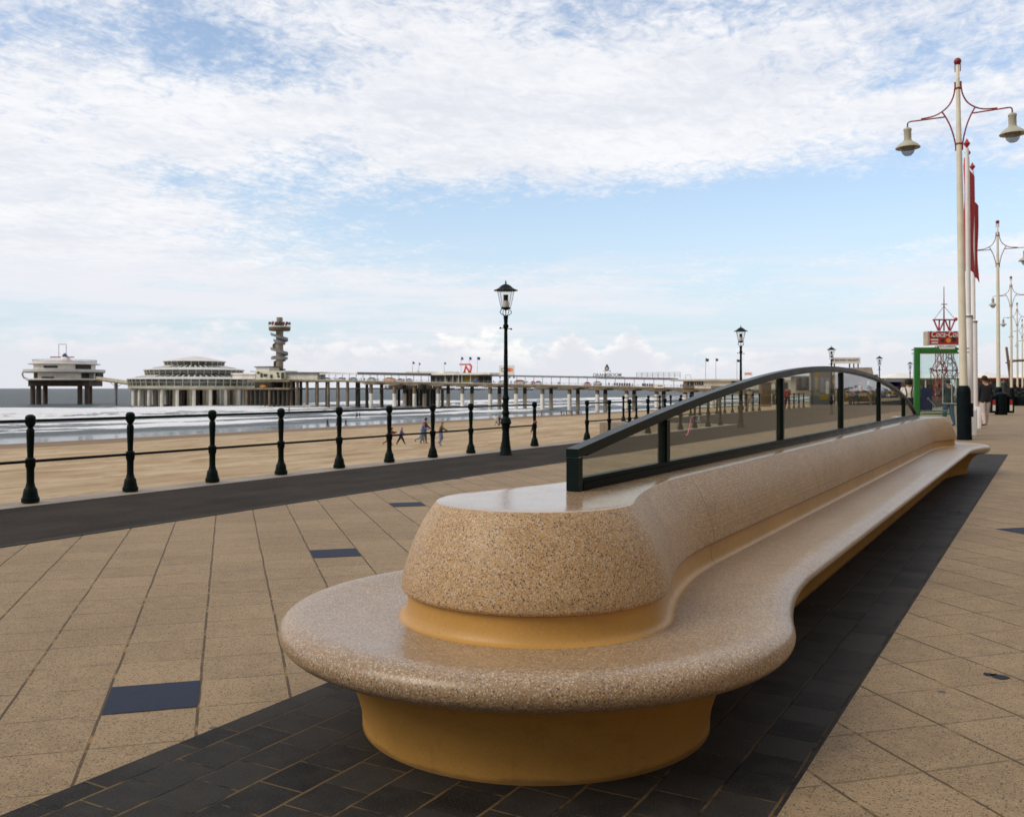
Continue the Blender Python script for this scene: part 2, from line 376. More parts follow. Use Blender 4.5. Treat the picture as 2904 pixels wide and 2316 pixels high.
def seamat():
    m, t = mat('sea_water'); x, y, z = t.xyz(t.pos())
    st = t.noise(t.comb(x*0.055, y*0.010), 1.0, 7, 0.68, 0.4)
    st2 = t.noise(t.comb(x*0.20, y*0.05), 1.0, 6, 0.70, 0.3)
    def band(x0, wd): q = (x-x0)/wd; return ((q*q)*-1.0).exp()
    warp = x+(t.noise(t.comb(x*0.004, y*0.006), 1.0, 3, 0.5)-0.5)*46
    def bandw(x0, wd): q = (warp-x0)/wd; return ((q*q)*-1.0).exp()
    near = x.ss(-620, -330)
    st3 = t.noise(t.comb(x*0.5, y*0.16, 2.0), 1.0, 5, 0.7)
    f = st*0.55+st2*0.55+st3*0.34-0.865+bandw(-352, 36)*0.34+bandw(-292, 12)*0.10+bandw(-262, 9)*0.24+bandw(-224, 8)*0.26+bandw(-194, 6)*0.26+bandw(-180, 2.5)*0.14
    w1 = (x+345)/75; w2 = (y-215)/120; surf = ((w1*w1+w2*w2)*-1.0).exp()
    w3 = (x+210)/26; w4 = (y-90)/90; surf2 = ((w3*w3+w4*w4)*-1.0).exp()
    f = f+surf*0.20+surf2*0.16
    foam = f.ss(-0.01, 0.05)*near*(1-x.ss(-176, -168))
    white = t.noise(t.comb(x*0.10, y*0.03), 1.0, 6, 0.75).ss(0.64, 0.72)*x.ss(-2500, -500)*0.35
    shallow = x.ss(-460, -150)
    c = t.mix(shallow, (0.080, 0.098, 0.108), (0.095, 0.110, 0.115))
    c = t.mix(st2.ss(0.35, 0.65)*0.5, c, (0.085, 0.095, 0.095))
    thin = f.ss(-0.12, 0.03)*near*0.35
    c = t.mix(thin, c, (0.42, 0.43, 0.45))
    c = t.mix(foam.mx(white), c, (0.92, 0.91, 0.92))
    h = t.noise(t.comb(x*0.35, y*0.12), 1.0, 5, 0.7)*1.0+t.noise(t.comb(x*1.5, y*0.7), 1.0, 4, 0.6)*0.25
    calm = x.ss(-172, -162)
    hh = h*(calm*-0.88+1.0)
    t.principled(c, foam*0.3+0.42-calm*0.36, 0, t.bump(hh, 1.0, 2.2), calm*0.4+0.12); M['sea_water'] = m
seamat()
def slate():
    m, t = mat('slate_blue'); n = t.noise(t.pos(), 30, 5, 0.7)
    t.principled(t.mix(n, (0.022, 0.028, 0.046), (0.040, 0.048, 0.074)), 0.7, 0, t.bump(n, 0.2, 0.003), 0.08); M['slate_blue'] = m
slate()
def kerbstone():
    m, t = mat('kerb_stone'); x, y, z = t.xyz(t.pos()); n = t.noise(t.comb(x*2, y*0.7), 1.5, 6, 0.7); f = t.noise(t.pos(), 90, 3)
    c = t.mix(n.ss(0.35, 0.65), (0.20, 0.155, 0.12), (0.33, 0.26, 0.19)); c = t.mix(f.ss(0.4, 0.7)*0.4, c, (0.36, 0.30, 0.25))
    c = t.mix(((y-0.5).mod(1.0)-0.5).abs().ss(0.012, 0.004)*0.7, c, (0.07, 0.055, 0.04))
    t.principled(c, 0.7, 0, t.bump(f, 0.3, 0.004)); M['kerb_stone'] = m
kerbstone()
def glassmat(name, tint, refl=1.0, dirt=0.0, ior=1.5):
    m, t = mat(name); tr = t.n('ShaderNodeBsdfTransparent'); t.put(tr.inputs[0], tint)
    gl = t.n('ShaderNodeBsdfGlossy'); gl.inputs['Roughness'].default_value = 0.02; t.put(gl.inputs['Color'], (refl,)*3)
    ge = t.n('ShaderNodeNewGeometry'); vm = t.n('ShaderNodeVectorMath', operation='DOT_PRODUCT'); t.t.links.new(ge.outputs['Normal'], vm.inputs[0]); t.t.links.new(ge.outputs['Incoming'], vm.inputs[1])
    ct = S(t.t, vm.outputs['Value']).abs(); f0 = ((ior-1)/(ior+1))**2
    fr = ((1-ct).clamp().pw(5.0)*(1-f0)+f0)*(1-S(t.t, ge.outputs['Backfacing']))
    mx = t.n('ShaderNodeMixShader'); t.t.links.new(fr.k, mx.inputs[0]); t.t.links.new(tr.outputs[0], mx.inputs[1]); t.t.links.new(gl.outputs[0], mx.inputs[2])
    out = mx.outputs[0]
    if dirt:
        di = t.n('ShaderNodeBsdfDiffuse'); t.put(di.inputs[0], (0.30, 0.29, 0.24))
        m2 = t.n('ShaderNodeMixShader'); nz = t.noise(t.coord(), 2.5, 5, 0.6)
        t.put(m2.inputs[0], nz.ss(0.25, 0.75)*dirt+dirt*0.5); t.t.links.new(out, m2.inputs[1]); t.t.links.new(di.outputs[0], m2.inputs[2]); out = m2.outputs[0]
    o = t.n('ShaderNodeOutputMaterial'); t.t.links.new(out, o.inputs[0]); M[name] = m
glassmat('screen_glass', (0.86, 0.88, 0.83), 0.9, 0.04, 1.4)
glassmat('booth_glass', (0.93, 0.97, 0.96), 0.8, 0.03, 1.3)
glassmat('lantern_glass', (0.95, 0.95, 0.95), 0.9, 0.05, 1.3)
glassmat('lamp_glass', (0.75, 0.78, 0.82), 0.9, 0.45, 1.4)

# ------------------------------------------------------------------ mesh helpers
def tag(o, label=None, cat=None, group=None, kind=None):
    if label: o['label'] = label
    if cat: o['category'] = cat
    if group: o['group'] = group
    if kind: o['kind'] = kind
    return o
def empty(name, loc=(0, 0, 0), rz=0.0, label=None, cat=None, group=None):
    o = bpy.data.objects.new(name, None); COL.objects.link(o); o.location = loc; o.rotation_euler.z = rz
    o.empty_display_size = 0.2
    return tag(o, label, cat, group)
class MB:
    def __init__(s): s.v = []; s.f = []; s.mi = []; s.cur = 0
    def add(s, vs, fs):
        b = len(s.v); s.v += [tuple(q) for q in vs]; s.f += [tuple(i+b for i in f) for f in fs]; s.mi += [s.cur]*len(fs)
    def box(s, x0, x1, y0, y1, z0, z1, mtx=None):
        vs = [Vector(p) for p in ((x0,y0,z0),(x1,y0,z0),(x1,y1,z0),(x0,y1,z0),(x0,y0,z1),(x1,y0,z1),(x1,y1,z1),(x0,y1,z1))]
        if mtx is not None: vs = [mtx@q for q in vs]
        s.add(vs, [(0,3,2,1),(4,5,6,7),(0,1,5,4),(1,2,6,5),(2,3,7,6),(3,0,4,7)]); return s
    def lathe(s, prof, seg=24, cx=0, cy=0, cap=True, a0=0.0):
        n = len(prof); vs = []
        for r, z in prof:
            for k in range(seg):
                a = a0+2*PI*k/seg; vs.append((cx+r*math.cos(a), cy+r*math.sin(a), z))
        fs = []
        for i in range(n-1):
            for k in range(seg):
                k2 = (k+1) % seg; fs.append((i*seg+k, i*seg+k2, (i+1)*seg+k2, (i+1)*seg+k))
        if cap:
            fs.append(tuple(range(seg-1, -1, -1))); fs.append(tuple((n-1)*seg+k for k in range(seg)))
        s.add(vs, fs); return s
    def tube(s, pts, r, seg=8, cap=True):
        pts = [Vector(p) for p in pts]; rs = r if isinstance(r, (list, tuple)) else [r]*len(pts)
        vs = []; up = None
        for i, p in enumerate(pts):
            d = (pts[min(i+1, len(pts)-1)]-pts[max(i-1, 0)]).normalized()
            if up is None: up = Vector((0, 0, 1)) if abs(d.z) < 0.9 else Vector((1, 0, 0))
            a = d.cross(up).normalized(); b = a.cross(d).normalized(); up = b
            for k in range(seg):
                th = 2*PI*k/seg; vs.append(p+a*(math.cos(th)*rs[i])+b*(math.sin(th)*rs[i]))
        fs = []
        for i in range(len(pts)-1):
            for k in range(seg):
                k2 = (k+1) % seg; fs.append((i*seg+k, i*seg+k2, (i+1)*seg+k2, (i+1)*seg+k))
        if cap: fs.append(tuple(range(seg-1, -1, -1))); fs.append(tuple((len(pts)-1)*seg+k for k in range(seg)))
        s.add(vs, fs); return s
    def prism(s, poly, z0, z1):
        n = len(poly); s.add([(x, y, z0) for x, y in poly]+[(x, y, z1) for x, y in poly],
              [tuple(range(n-1, -1, -1)), tuple(range(n, 2*n))]+[(i, (i+1) % n, n+(i+1) % n, n+i) for i in range(n)]); return s
    def ball(s, c, r, seg=12, sz=1.0):
        prof = [(max(1e-4, r*math.sin(PI*i/8)), c[2]-r*sz*math.cos(PI*i/8)) for i in range(9)]
        s.lathe(prof, seg, c[0], c[1]); return s
    def build(s, name, m, parent=None, smooth=True, bevel=0.0, angle=38):
        me = bpy.data.meshes.new(name); me.from_pydata(s.v, [], s.f); me.update()
        mats = m if isinstance(m, (list, tuple)) else [m]
        for q in mats: me.materials.append(M[q] if isinstance(q, str) else q)
        if len(mats) > 1: me.polygons.foreach_set('material_index', s.mi)
        bm = bmesh.new(); bm.from_mesh(me); bmesh.ops.recalc_face_normals(bm, faces=bm.faces)
        if bevel:
            es = [e for e in bm.edges if len(e.link_faces) == 2 and e.calc_face_angle(0) > 0.5]
            bmesh.ops.bevel(bm, geom=es, offset=bevel, segments=2, affect='EDGES', profile=0.6)
        bm.to_mesh(me); bm.free()
        if smooth:
            me.shade_smooth(); me.set_sharp_from_angle(angle=R_(angle))
        o = bpy.data.objects.new(name, me); COL.objects.link(o)
        if parent: o.parent = parent
        return o
def copy_tree(o, parent=None):
    c = o.copy(); COL.objects.link(c)
    if parent: c.parent = parent; c.matrix_parent_inverse = o.matrix_parent_inverse
    for ch in [q for q in bpy.data.objects if q.parent == o]: copy_tree(ch, c)
    return c
def text_mesh(s, size, name, m, parent, mtx, depth=0.01, bold=0.0, shear=0.0, align='CENTER', xs=1.0):
    cu = bpy.data.curves.new(name, 'FONT'); cu.body = s; cu.size = size; cu.extrude = depth; cu.align_x = align; cu.align_y = 'CENTER'
    cu.offset = bold; cu.shear = shear; cu.resolution_u = 3
    tmp = bpy.data.objects.new('tmp', cu); COL.objects.link(tmp)
    dg = bpy.context.evaluated_depsgraph_get(); dg.update()
    me = bpy.data.meshes.new_from_object(tmp.evaluated_get(dg)); bpy.data.objects.remove(tmp)
    me.transform(mtx@Matrix.Diagonal((xs, 1, 1, 1))); me.materials.clear(); me.materials.append(M[m]); me.name = name
    o = bpy.data.objects.new(name, me); COL.objects.link(o); o.parent = parent; return o
def struct(o): o['kind'] = 'structure'; return o
def catmull(pts, n=5):
    out = []
    for i in range(len(pts)-1):
        p0 = pts[max(0, i-1)]; p1 = pts[i]; p2 = pts[i+1]; p3 = pts[min(len(pts)-1, i+2)]
        for k in range(n):
            u = k/n
            out.append(tuple(0.5*((2*b)+(-a+c)*u+(2*a-5*b+4*c-d)*u*u+(-a+3*b-3*c+d)*u**3) for a, b, c, d in zip(p0, p1, p2, p3)))
    out.append(tuple(pts[-1])); return out

# ------------------------------------------------------------------ ground, beach and sea
def beach_z(x):
    return -1.1+0.0482*(x+11)
def gridmesh(name, xs, ys, fz, m):
    nx, ny = len(xs), len(ys)
    X, Y = np.meshgrid(np.array(xs, float), np.array(ys, float), indexing='ij')
    Z = fz(X, Y)
    vs = np.stack([X, Y, Z], -1).reshape(-1, 3)
    fs = [(i*ny+j, (i+1)*ny+j, (i+1)*ny+j+1, i*ny+j+1) for i in range(nx-1) for j in range(ny-1)]
    me = bpy.data.meshes.new(name); me.from_pydata(vs.tolist(), [], fs); me.materials.append(M[m]); me.shade_smooth()
    o = bpy.data.objects.new(name, me); COL.objects.link(o); return struct(o)
rng = np.random.default_rng(3)
def waves(X, Y, comps):
    Z = np.zeros_like(X)
    for ax, ay, ph, am in comps: Z += am*np.sin(ax*X+ay*Y+ph)
    return Z
sc = [(rng.uniform(.05, .5), rng.uniform(-.12, .12), rng.uniform(0, 6), rng.uniform(.02, .06)) for _ in range(14)]
sc2 = [(rng.uniform(1.0, 3.0), rng.uniform(-1.2, 1.2), rng.uniform(0, 6), rng.uniform(.006, .018)) for _ in range(12)]
xs = np.concatenate([np.linspace(-330, -150, 40), np.linspace(-147, -60, 50), np.linspace(-59, -11.3, 120)])
ys = np.concatenate([np.linspace(-200, 0, 20), np.linspace(2, 90, 150), np.linspace(93, 420, 110), np.linspace(430, 3000, 60)])
gridmesh('beach', xs, ys, lambda X, Y: beach_z(X)+waves(X, Y, sc)*np.clip((X+150)/60, 0, 1)+waves(X, Y, sc2)*(X > -80)*1.0+(np.clip((Y-600)/2000, 0, 1)*1.0), 'beach_sand')
xs = np.concatenate([-np.geomspace(60000, 560, 30), np.linspace(-550, -130, 420)])
ys = np.concatenate([-np.geomspace(40000, 260, 16), np.linspace(-250, 620, 175), np.geomspace(640, 60000, 26)])
wc = [(rng.uniform(.10, .30), rng.uniform(-.05, .05), rng.uniform(0, 6), rng.uniform(.04, .12)) for _ in range(16)]
def seaz(X, Y):
    sh = np.clip((X+560)/160, 0, 1)*np.clip((-X-160)/40, 0, 1)
    Z = -7.8+waves(X, Y, wc)*sh*0.8
    for x0, amp, wd in ((-350, 1.9, 6), (-325, 1.0, 5), (-292, 1.1, 4), (-262, 1.1, 3.5), (-222, 1.0, 3), (-194, .6, 2.4)):
        xx = X-(x0+6*np.sin(Y*.017+x0)+3*np.sin(Y*.051+x0*2))
        Z += amp*(0.55+0.45*np.sin(Y*.023+x0*1.3))*np.exp(-(xx/wd)**2)
    return Z
gridmesh('sea', xs, ys, seaz, 'sea_water')
# promenade body with its sea wall, then the sheets laid on it
def sheet(name, poly, z, m, th=0.0):
    mb = MB()
    if th: mb.prism(poly, z-th, z)
    else: mb.add([(x, y, z) for x, y in poly], [tuple(range(len(poly)))])
    return struct(mb.build(name, m, smooth=False))
sheet('promenade_base', [(90, -40), (90, 1200), (-16.3, 1200), (-16.3, 36.2), (-11.2, 36.2), (-11.2, -40)], -0.012, 'kerb_stone', 3.2)
sheet('paving_seaward', [(-3.0, -40), (-3.0, 22.75), (-0.78, 22.75), (-0.78, 1200), (-8.02, 1200), (-8.02, -40)], 0.0, 'light_paving')
sheet('paving_inland', [(90, -40), (90, 1200), (-0.78, 1200), (-0.78, -40)], 0.0, 'light_paving_inland')
sheet('dark_paving_band', [(-0.78, -3.0), (-0.78, 22.75), (-3.0, 22.75), (-3.0, -3.0)], 0.0, 'dark_paving')
sheet('asphalt_path', [(-8.12, -40), (-8.12, 60), (-6.5, 90), (-4.5, 140), (-4.5, 400), (-15.6, 400), (-15.6, 37.0), (-10.55, 37.0), (-10.55, -40)], 0.004, 'asphalt')
sheet('paving_edge_strip', [(-8.02, -40), (-8.02, 60), (-8.12, 60), (-8.12, -40)], 0.006, 'dark_paving')
def slab_ab(a0, b0, size=0.392, skew=0.0197):
    ca, sa = math.cos(R_(-45)), math.sin(R_(-45)); out = []
    for a, b in ((a0, b0), (a0+size, b0), (a0+size, b0+size), (a0, b0+size)):
        b_ = b-(a-4.4)*skew; out.append((a*sa+b_*ca, a*ca-b_*sa))
    return out
for i, (a0, b0, sk) in enumerate([(4.404, -0.606, .0197), (8.004, 0.594, .0197), (11.204, 1.794, .0197), (14.4, 2.99, .0197), (7.46, 7.18, 0.0), (10.7, 8.4, 0)]):
    sheet('slate_inlay', slab_ab(a0, b0, 0.392, sk), 0.003, 'slate_blue')
for cx_, cy_, r_ in ((2830, 1918, .045), (2803, 1912, .03)):
    c_ = at(cx_, cy_) ; rs = random.Random(cx_)
    sheet('stain', [(c_.x+r_*rs.uniform(.5, 1.2)*math.cos(k*.7)*1.3, c_.y+r_*rs.uniform(.5, 1.2)*math.sin(k*.7)) for k in range(9)], .0035, 'sleeve_black')
# steps down to the beach through the gap in the railing
mb = MB()
for k in range(14): mb.box(-11.2-0.32*(k+1), -11.2-0.32*k, 20.75, 23.25, -3.4, -0.16*(k+1))
o = mb.build('beach_steps', 'kerb_stone', smooth=False); struct(o)

# the boulevard's houses: they stand landward, beyond the right edge of the photograph, and shade that side
for bi, (y0, y1, hh, wm) in enumerate([(-34, -12, 13, 'wood_brown'), (-11.5, 14, 15, 'kiosk_beige'), (14.5, 40, 12, 'wood_brown'), (40.5, 75, 14, 'kiosk_beige'), (75.5, 120, 13, 'wood_brown')]):
    e = empty('boulevard_house', (19, y0, 0), 0, ['brown brick house with flat roof, nearest to the viewer\'s right', 'tall beige plastered boulevard house with flat roof', 'low brown brick boulevard house beyond the tall beige one', 'long beige boulevard house in the middle of the row', 'long brown brick boulevard house at the far end of the row'][bi], 'house')
    MB().box(0, 12, 0, y1-y0, 0, hh).build('wall', wm, e, smooth=False)
    MB().box(-.4, 12.2, -.1, y1-y0+.1, hh+.003, hh+.5).build('roof', 'roof_grey', e, smooth=False)
    nw = int((y1-y0)/3.2)
    for fl in range(int(hh/3.3)):
        for k in range(nw):
            w_ = MB().box(-.06, -.003, .8+k*3.2, 2.6+k*3.2, .5+fl*3.3, 2.6+fl*3.3).build('window', 'pier_glass', e, smooth=False)

# ------------------------------------------------------------------ the bench
BX, BY, BL, SF = -1.926, 3.609, 13.7, 1.42
def outline(R, w, na=26, nf=16, ns=14):
    rf = (SF*SF/(R-w)-(R+w))/2
    c = SF/(R+rf); ph = PI-math.acos(min(1, c)); pts = []
    for i in range(na+1):
        a = ph*i/na; pts.append((-R*math.cos(a), R*math.sin(a)))
    th0 = math.asin(c)
    for i in range(1, nf+1):
        th = th0*(1-i/nf); pts.append((SF-rf*math.sin(th), w+rf-rf*math.cos(th)))
    for i in range(1, ns+1): pts.append((SF+(BL/2-SF)*i/ns, w))
    full = pts+[(BL-s, q) for s, q in reversed(pts[:-1])]     # right side, near pole to far pole
    return full
def zlift(z, y_):       # the seat slab is thinner along the straight part than round the ends
    d = min(y_, BL-y_); u = max(0.0, min(1.0, (d-.2)/1.3)); u = u*u*(3-2*u)
    k = (z-.18)/.17 if z < .35 else (.465-z)/.115
    return z+.040*u*max(0.0, min(1.0, k))
def loft(name, prof, m, parent, cap=False, sharp=38, n=4, smoothprof=True):
    if smoothprof: prof = catmull(prof, n)
    vs = []; fs = []; L = None
    for R, w, z in prof:
        r = outline(R, w); n1 = len(r)
        zl = zlift if name in ('pedestal', 'seat') else (lambda a, b: a)
        loop = [(q, s, zl(z, s)) for s, q in r]+[(-q, s, zl(z, s)) for s, q in reversed(r[1:-1])]
        L = len(loop); vs += loop
    for i in range(len(prof)-1):
        for k in range(L):
            k2 = (k+1) % L; fs.append((i*L+k, i*L+k2, (i+1)*L+k2, (i+1)*L+k))
    if cap:
        b = (len(prof)-1)*L; n1 = L//2
        for i in range(n1):
            a0, a1 = b+i, b+i+1; c0 = b+(L-i) % L; c1 = b+(L-i-1) % L
            f = [a0, a1, c1, c0]; f2 = []
            for q in f:
                if q not in f2: f2.append(q)
            if len(f2) > 2: fs.append(tuple(f2))
    mb = MB(); mb.add(vs, fs)
    return mb.build(name, m, parent, angle=sharp)
bench = empty('promenade_bench', (BX, BY, 0), 0, 'long tan terrazzo bench with round ends and glass wind screen on dark paving', 'bench')
loft('pedestal', [(.735, .502, -.03), (.735, .502, .05), (.747, .513, .11), (.768, .533, .17), (.80, .565, .23), (.845, .61, .285), (.90, .67, .325), (.96, .735, .345), (1.01, .795, .351)], 'cast_ochre_base', bench)
loft('seat', [(1.010, .795, .348), (1.040, .828, .360), (1.064, .853, .383), (1.073, .862, .412), (1.066, .855, .440), (1.045, .835, .462), (1.005, .795, .475), (.955, .745, .477), (.87, .66, .467), (.77, .55, .454), (.665, .435, .445), (.585, .350, .442)], 'terrazzo_seat', bench)
loft('cove', [(.587, .352, .442), (.575, .340, .4435), (.563, .328, .452), (.554, .319, .468), (.548, .314, .490), (.545, .311, .518), (.545, .310, .548)], 'cast_ochre', bench)
loft('backrest', [(.540, .306, .548), (.560, .322, .553), (.569, .330, .562), (.571, .332, .576), (.565, .326, .62), (.548, .311, .68), (.523, .287, .75), (.490, .254, .82), (.456, .220, .877), (.424, .190, .9195)], 'terrazzo', bench)
loft('backrest_top', [(.424, .188, .9195), (.4215, .1855, .9212), (.417, .182, .9220), (.33, .12, .9225), (.2, .06, .9225)], 'terrazzo_polished', bench, cap=True, smoothprof=False)
# the wind screen along the top of the back
scr = empty('wind_screen', (0, 0, 0)); scr.parent = bench
arch = catmull([(.36, 1.120), (1.54, 1.275), (2.69, 1.405), (4.1, 1.530), (5.4, 1.600), (6.6, 1.622), (7.8, 1.603), (9.13, 1.547), (10.5, 1.440), (11.55, 1.316), (12.5, 1.155), (13.36, .965)], 6)
def arch_z(s):
    for (a, za), (b, zb) in zip(arch, arch[1:]):
        if a <= s <= b: return za+(zb-za)*(s-a)/(b-a)
    return arch[-1][1]
mb = MB()
def band(pts, hw, dz0, dz1):     # swept rectangular bar following (s, z) points
    vs = []
    for s, z in pts: vs += [(-hw, s, z+dz0), (hw, s, z+dz0), (hw, s, z+dz1), (-hw, s, z+dz1)]
    n = len(pts); fs = [(0, 1, 2, 3), tuple(4*(n-1)+q for q in (3, 2, 1, 0))]
    for i in range(n-1):
        for k in range(4): fs.append((4*i+k, 4*i+(k+1) % 4, 4*(i+1)+(k+1) % 4, 4*(i+1)+k))
    mb.add(vs, fs)
band(arch, .031, -.040, 0.0)
mb.build('top_rail', 'frame_green', scr)
mb = MB(); band([(s, z) for s, z in arch if .42 < s < 13.2], .019, -.055, -.0405); mb.build('glazing_bead', 'frame_green', scr)
mb = MB(); mb.box(-.034, .034, .415, 13.30, .9235, .958); mb.box(-.024, .024, .415, 13.28, .9585, .982); mb.build('bottom_rail', 'frame_green', scr, bevel=0.003)
mull = [1.56, 4.25, 6.82, 9.35, 11.72]
mb = MB(); mb.box(-.031, .031, .362, .408, .9235, arch_z(.39)-.045); mb.build('end_post', 'frame_green', scr)
for s in mull:
    mb = MB(); mb.box(-.029, .029, s-.024, s+.024, .983, arch_z(s)-.057); mb.box(-.019, .019, s-.036, s+.036, .983, arch_z(s)-.057); mb.build('mullion', 'frame_green', scr)
eds = [.412]+mull+[13.1]
for i in range(len(eds)-1):
    a, b = eds[i]+(.037 if i else -.003), eds[i+1]-.037
    ss_ = [a+(b-a)*k/10 for k in range(11)]
    mb = MB(); vs = []
    for s in ss_:
        zt = max(arch_z(s)-.056, .99); vs += [(-.004, s, .983), (.004, s, .983), (.004, s, zt), (-.004, s, zt)]
    fs = [(0, 1, 2, 3), tuple(40+q for q in (3, 2, 1, 0))]
    for k in range(10):
        for q in range(4): fs.append((4*k+q, 4*k+(q+1) % 4, 4*(k+1)+(q+1) % 4, 4*(k+1)+q))
    mb.add(vs, fs); mb.build('glass_pane', 'screen_glass', scr, smooth=False)
# sprayed scribble on the second pane
def on_screen(x, y):
    k = (x-CX)/FPX; Yd = (BX+.006)/(k*UY-UX); return Vector((.006, Yd*(k*UX+UY)-BY, CAM_H-(y-HX)*Yd/FPX))
mb = MB(); mb.tube([on_screen(*p) for p in [(1943, 1231), (1946, 1236), (1951, 1229), (1956, 1208), (1959, 1190), (1961, 1180)]], .003, 5)
mb.build('graffiti_stroke', 'pink_spray', scr)
mb = MB(); mb.tube([on_screen(*p) for p in [(1961, 1182), (1972, 1178), (1981, 1180), (1979, 1196)]], .0022, 5)
mb.tube([on_screen(*p) for p in [(1972, 1192), (1985, 1199), (1983, 1178), (1992, 1179), (2000, 1186)]], .0022, 5); mb.build('graffiti_scribble', 'mauve_spray', scr)

# ------------------------------------------------------------------ promenade railings
POST = [(.105, 0), (.105, .052), (.094, .058), (.092, .07), (.084, .11), (.076, .16), (.062, .178), (.058, .185), (.049, .225), (.045, .25), (.045, .40), (.050, .425), (.058, .44), (.060, .47), (.060, .528), (.052, .536), (.037, .548), (.037, .58), (.041, .68), (.046, .80), (.047, .875), (.040, .900), (.030, .912), (.030, .920), (.042, .932), (.050, .950), (.061, .962), (.063, 1.0), (.061, 1.045), (.045, 1.068), (.018, 1.078)]
post_me = MB().lathe(POST, 14).build('post', 'black_green_iron', angle=30)
pm = post_me.data; bpy.data.objects.remove(post_me)
def railing(x, y0, n, sp, label, along=True):
    e = empty('promenade_railing', (x, y0, 0), 0 if along else PI/2, label, 'railing', 'black cast iron promenade railings')
    for k in range(n):
        p = bpy.data.objects.new('post', pm); COL.objects.link(p); p.parent = e; p.location = (0, k*sp, 0.0); p.rotation_euler.z = PI/14
    L = (n-1)*sp
    MB().tube([(0, 0, 1.0), (0, L, 1.0)], .0185, 10).build('top_rail', 'black_green_iron', e)
    MB().tube([(0, 0, .500), (0, L, .500)], .0185, 10).build('lower_rail', 'black_green_iron', e)
    return e
railing(-10.95, 20.47-1.464*12, 13, 1.464, 'nearest black railing, from the left edge to the gap at the beach steps')
railing(-10.97, 23.53, 9, 1.50, 'black railing just beyond the gap at the beach steps, partly seen through the wind screen')
railing(-15.95, 37.9, 16, 1.46, 'farthest black railing, set back towards the beach behind the second lantern')
railing(-15.7, 65.0, 5, 1.5, 'short black railing beside the poster column')
# a child's small red mitten tied on the last post before the gap
o = MB().ball((-10.90, 20.42, .58), .05, 8, .7).build('red_ribbon', 'bright_red_paint'); tag(o, 'small red cloth tied to the railing post beside the gap', 'ribbon')

# ------------------------------------------------------------------ black lantern posts
LP = [(.150, 0), (.150, .022), (.133, .03), (.125, .06), (.107, .14), (.090, .26), (.080, .38), (.073, .50), (.073, .545), (.080, .57), (.088, .62), (.100, .648), (.120, .672), (.118, .70), (.104, .722), (.108, .74), (.098, .765), (.074, .785), (.064, .82), (.068, .85), (.082, .872), (.080, .90), (.064, .925), (.058, .96), (.056, 1.08), (.060, 1.14), (.074, 1.165), (.078, 1.19), (.066, 1.215), (.054, 1.26), (.049, 1.32), (.046, 1.7), (.041, 2.2), (.036, 2.62), (.040, 2.655), (.055, 2.68), (.060, 2.71), (.052, 2.738), (.040, 2.75), (.038, 2.77), (.044, 2.80), (.040, 2.83), (.046, 2.86), (.050, 2.90), (.048, 2.925), (.030, 2.93)]
lan = empty('lantern_post', (-9.96, 17.34, 0), 0)
MB().lathe(LP, 20).build('post', 'lantern_iron', lan)
mb = MB().tube([(-.115*UY, -.115*UX, 2.665), (.115*UY, .115*UX, 2.645)], .008, 6)
mb.ball((-.115*UY, -.115*UX, 2.665), .020, 8); mb.ball((.115*UY, .115*UX, 2.645), .020, 8); mb.build('ladder_bar', 'lantern_iron', lan)
mb = MB()
for k in range(4):
    a = AZ+k*PI/2+.5; ca, sa = math.cos(a), math.sin(a)
    pr = catmull([(.035, 2.915), (.06, 2.935), (.115, 2.965), (.135, 3.005), (.105, 3.045), (.085, 3.065)], 4)
    mb.tube([(r*ca, r*sa, z) for r, z in pr], .0075, 6)
mb.tube([(0, 0, 2.92), (0, 0, 3.06)], .010, 8); mb.build('scroll_bracket', 'lantern_iron', lan)
MB().lathe([(.012, 3.035), (.05, 3.055), (.095, 3.068), (.105, 3.078), (.105, 3.092), (.098, 3.097)], 20).build('lantern_base', 'lantern_iron', lan)
mb = MB().lathe([(.092, 3.098), (.178, 3.445)], 24, cap=False); mb.build('glass', 'lantern_glass', lan)
MB().lathe([(.062, 3.099), (.066, 3.11), (.066, 3.225), (.058, 3.235)], 16).build('lamp_housing', 'sign_white', lan)
MB().lathe([(q, 3.236+i*.0075) for i, q in enumerate([.045, .062, .045]*6)], 16).build('ribbed_reflector', 'pier_dark', lan)
mb = MB()
for k in range(4):
    a = AZ+k*PI/2+.6; ca, sa = math.cos(a), math.sin(a); mb.tube([(.09*ca, .09*sa, 3.085), (.118*ca, .118*sa, 3.10), (.150*ca, .150*sa, 3.20), (.213*ca, .213*sa, 3.45)], .005, 5)
mb.build('stay_wires', 'lantern_iron', lan)
MB().lathe([(.235, 3.447), (.258, 3.450), (.255, 3.458), (.20, 3.478), (.15, 3.508), (.11, 3.545), (.07, 3.572), (.03, 3.586), (.014, 3.592), (.012, 3.61), (.024, 3.622), (.012, 3.636), (.004, 3.672)], 24).build('roof', 'lantern_iron', lan)
tag(lan, 'tall black cast iron lantern post standing by the near railing, nearest of its row', 'street lamp', 'black lantern posts along the railing')
labs = ['second nearest black lantern post, rising behind the rising part of the glass screen', 'black lantern post beside the white lettered roof sign', 'black lantern post above the falling end of the glass screen', 'black lantern post just left of the green telephone booth', 'small distant black lantern post seen through the booth glass', 'farthest tiny black lantern post against the cream lamp post']
for k, (xpx, ty) in enumerate([(2101, 922), (2358, 980), (2494, 1007), (2581, 1024), (2640, 1041), (2716, 1054)]):
    Yd = (3.672-CAM_H)*FPX/(HX-ty); p = atY(xpx, HX, Yd)
    c = copy_tree(lan); c.location = (p.x, p.y, 0); c['label'] = labs[k]

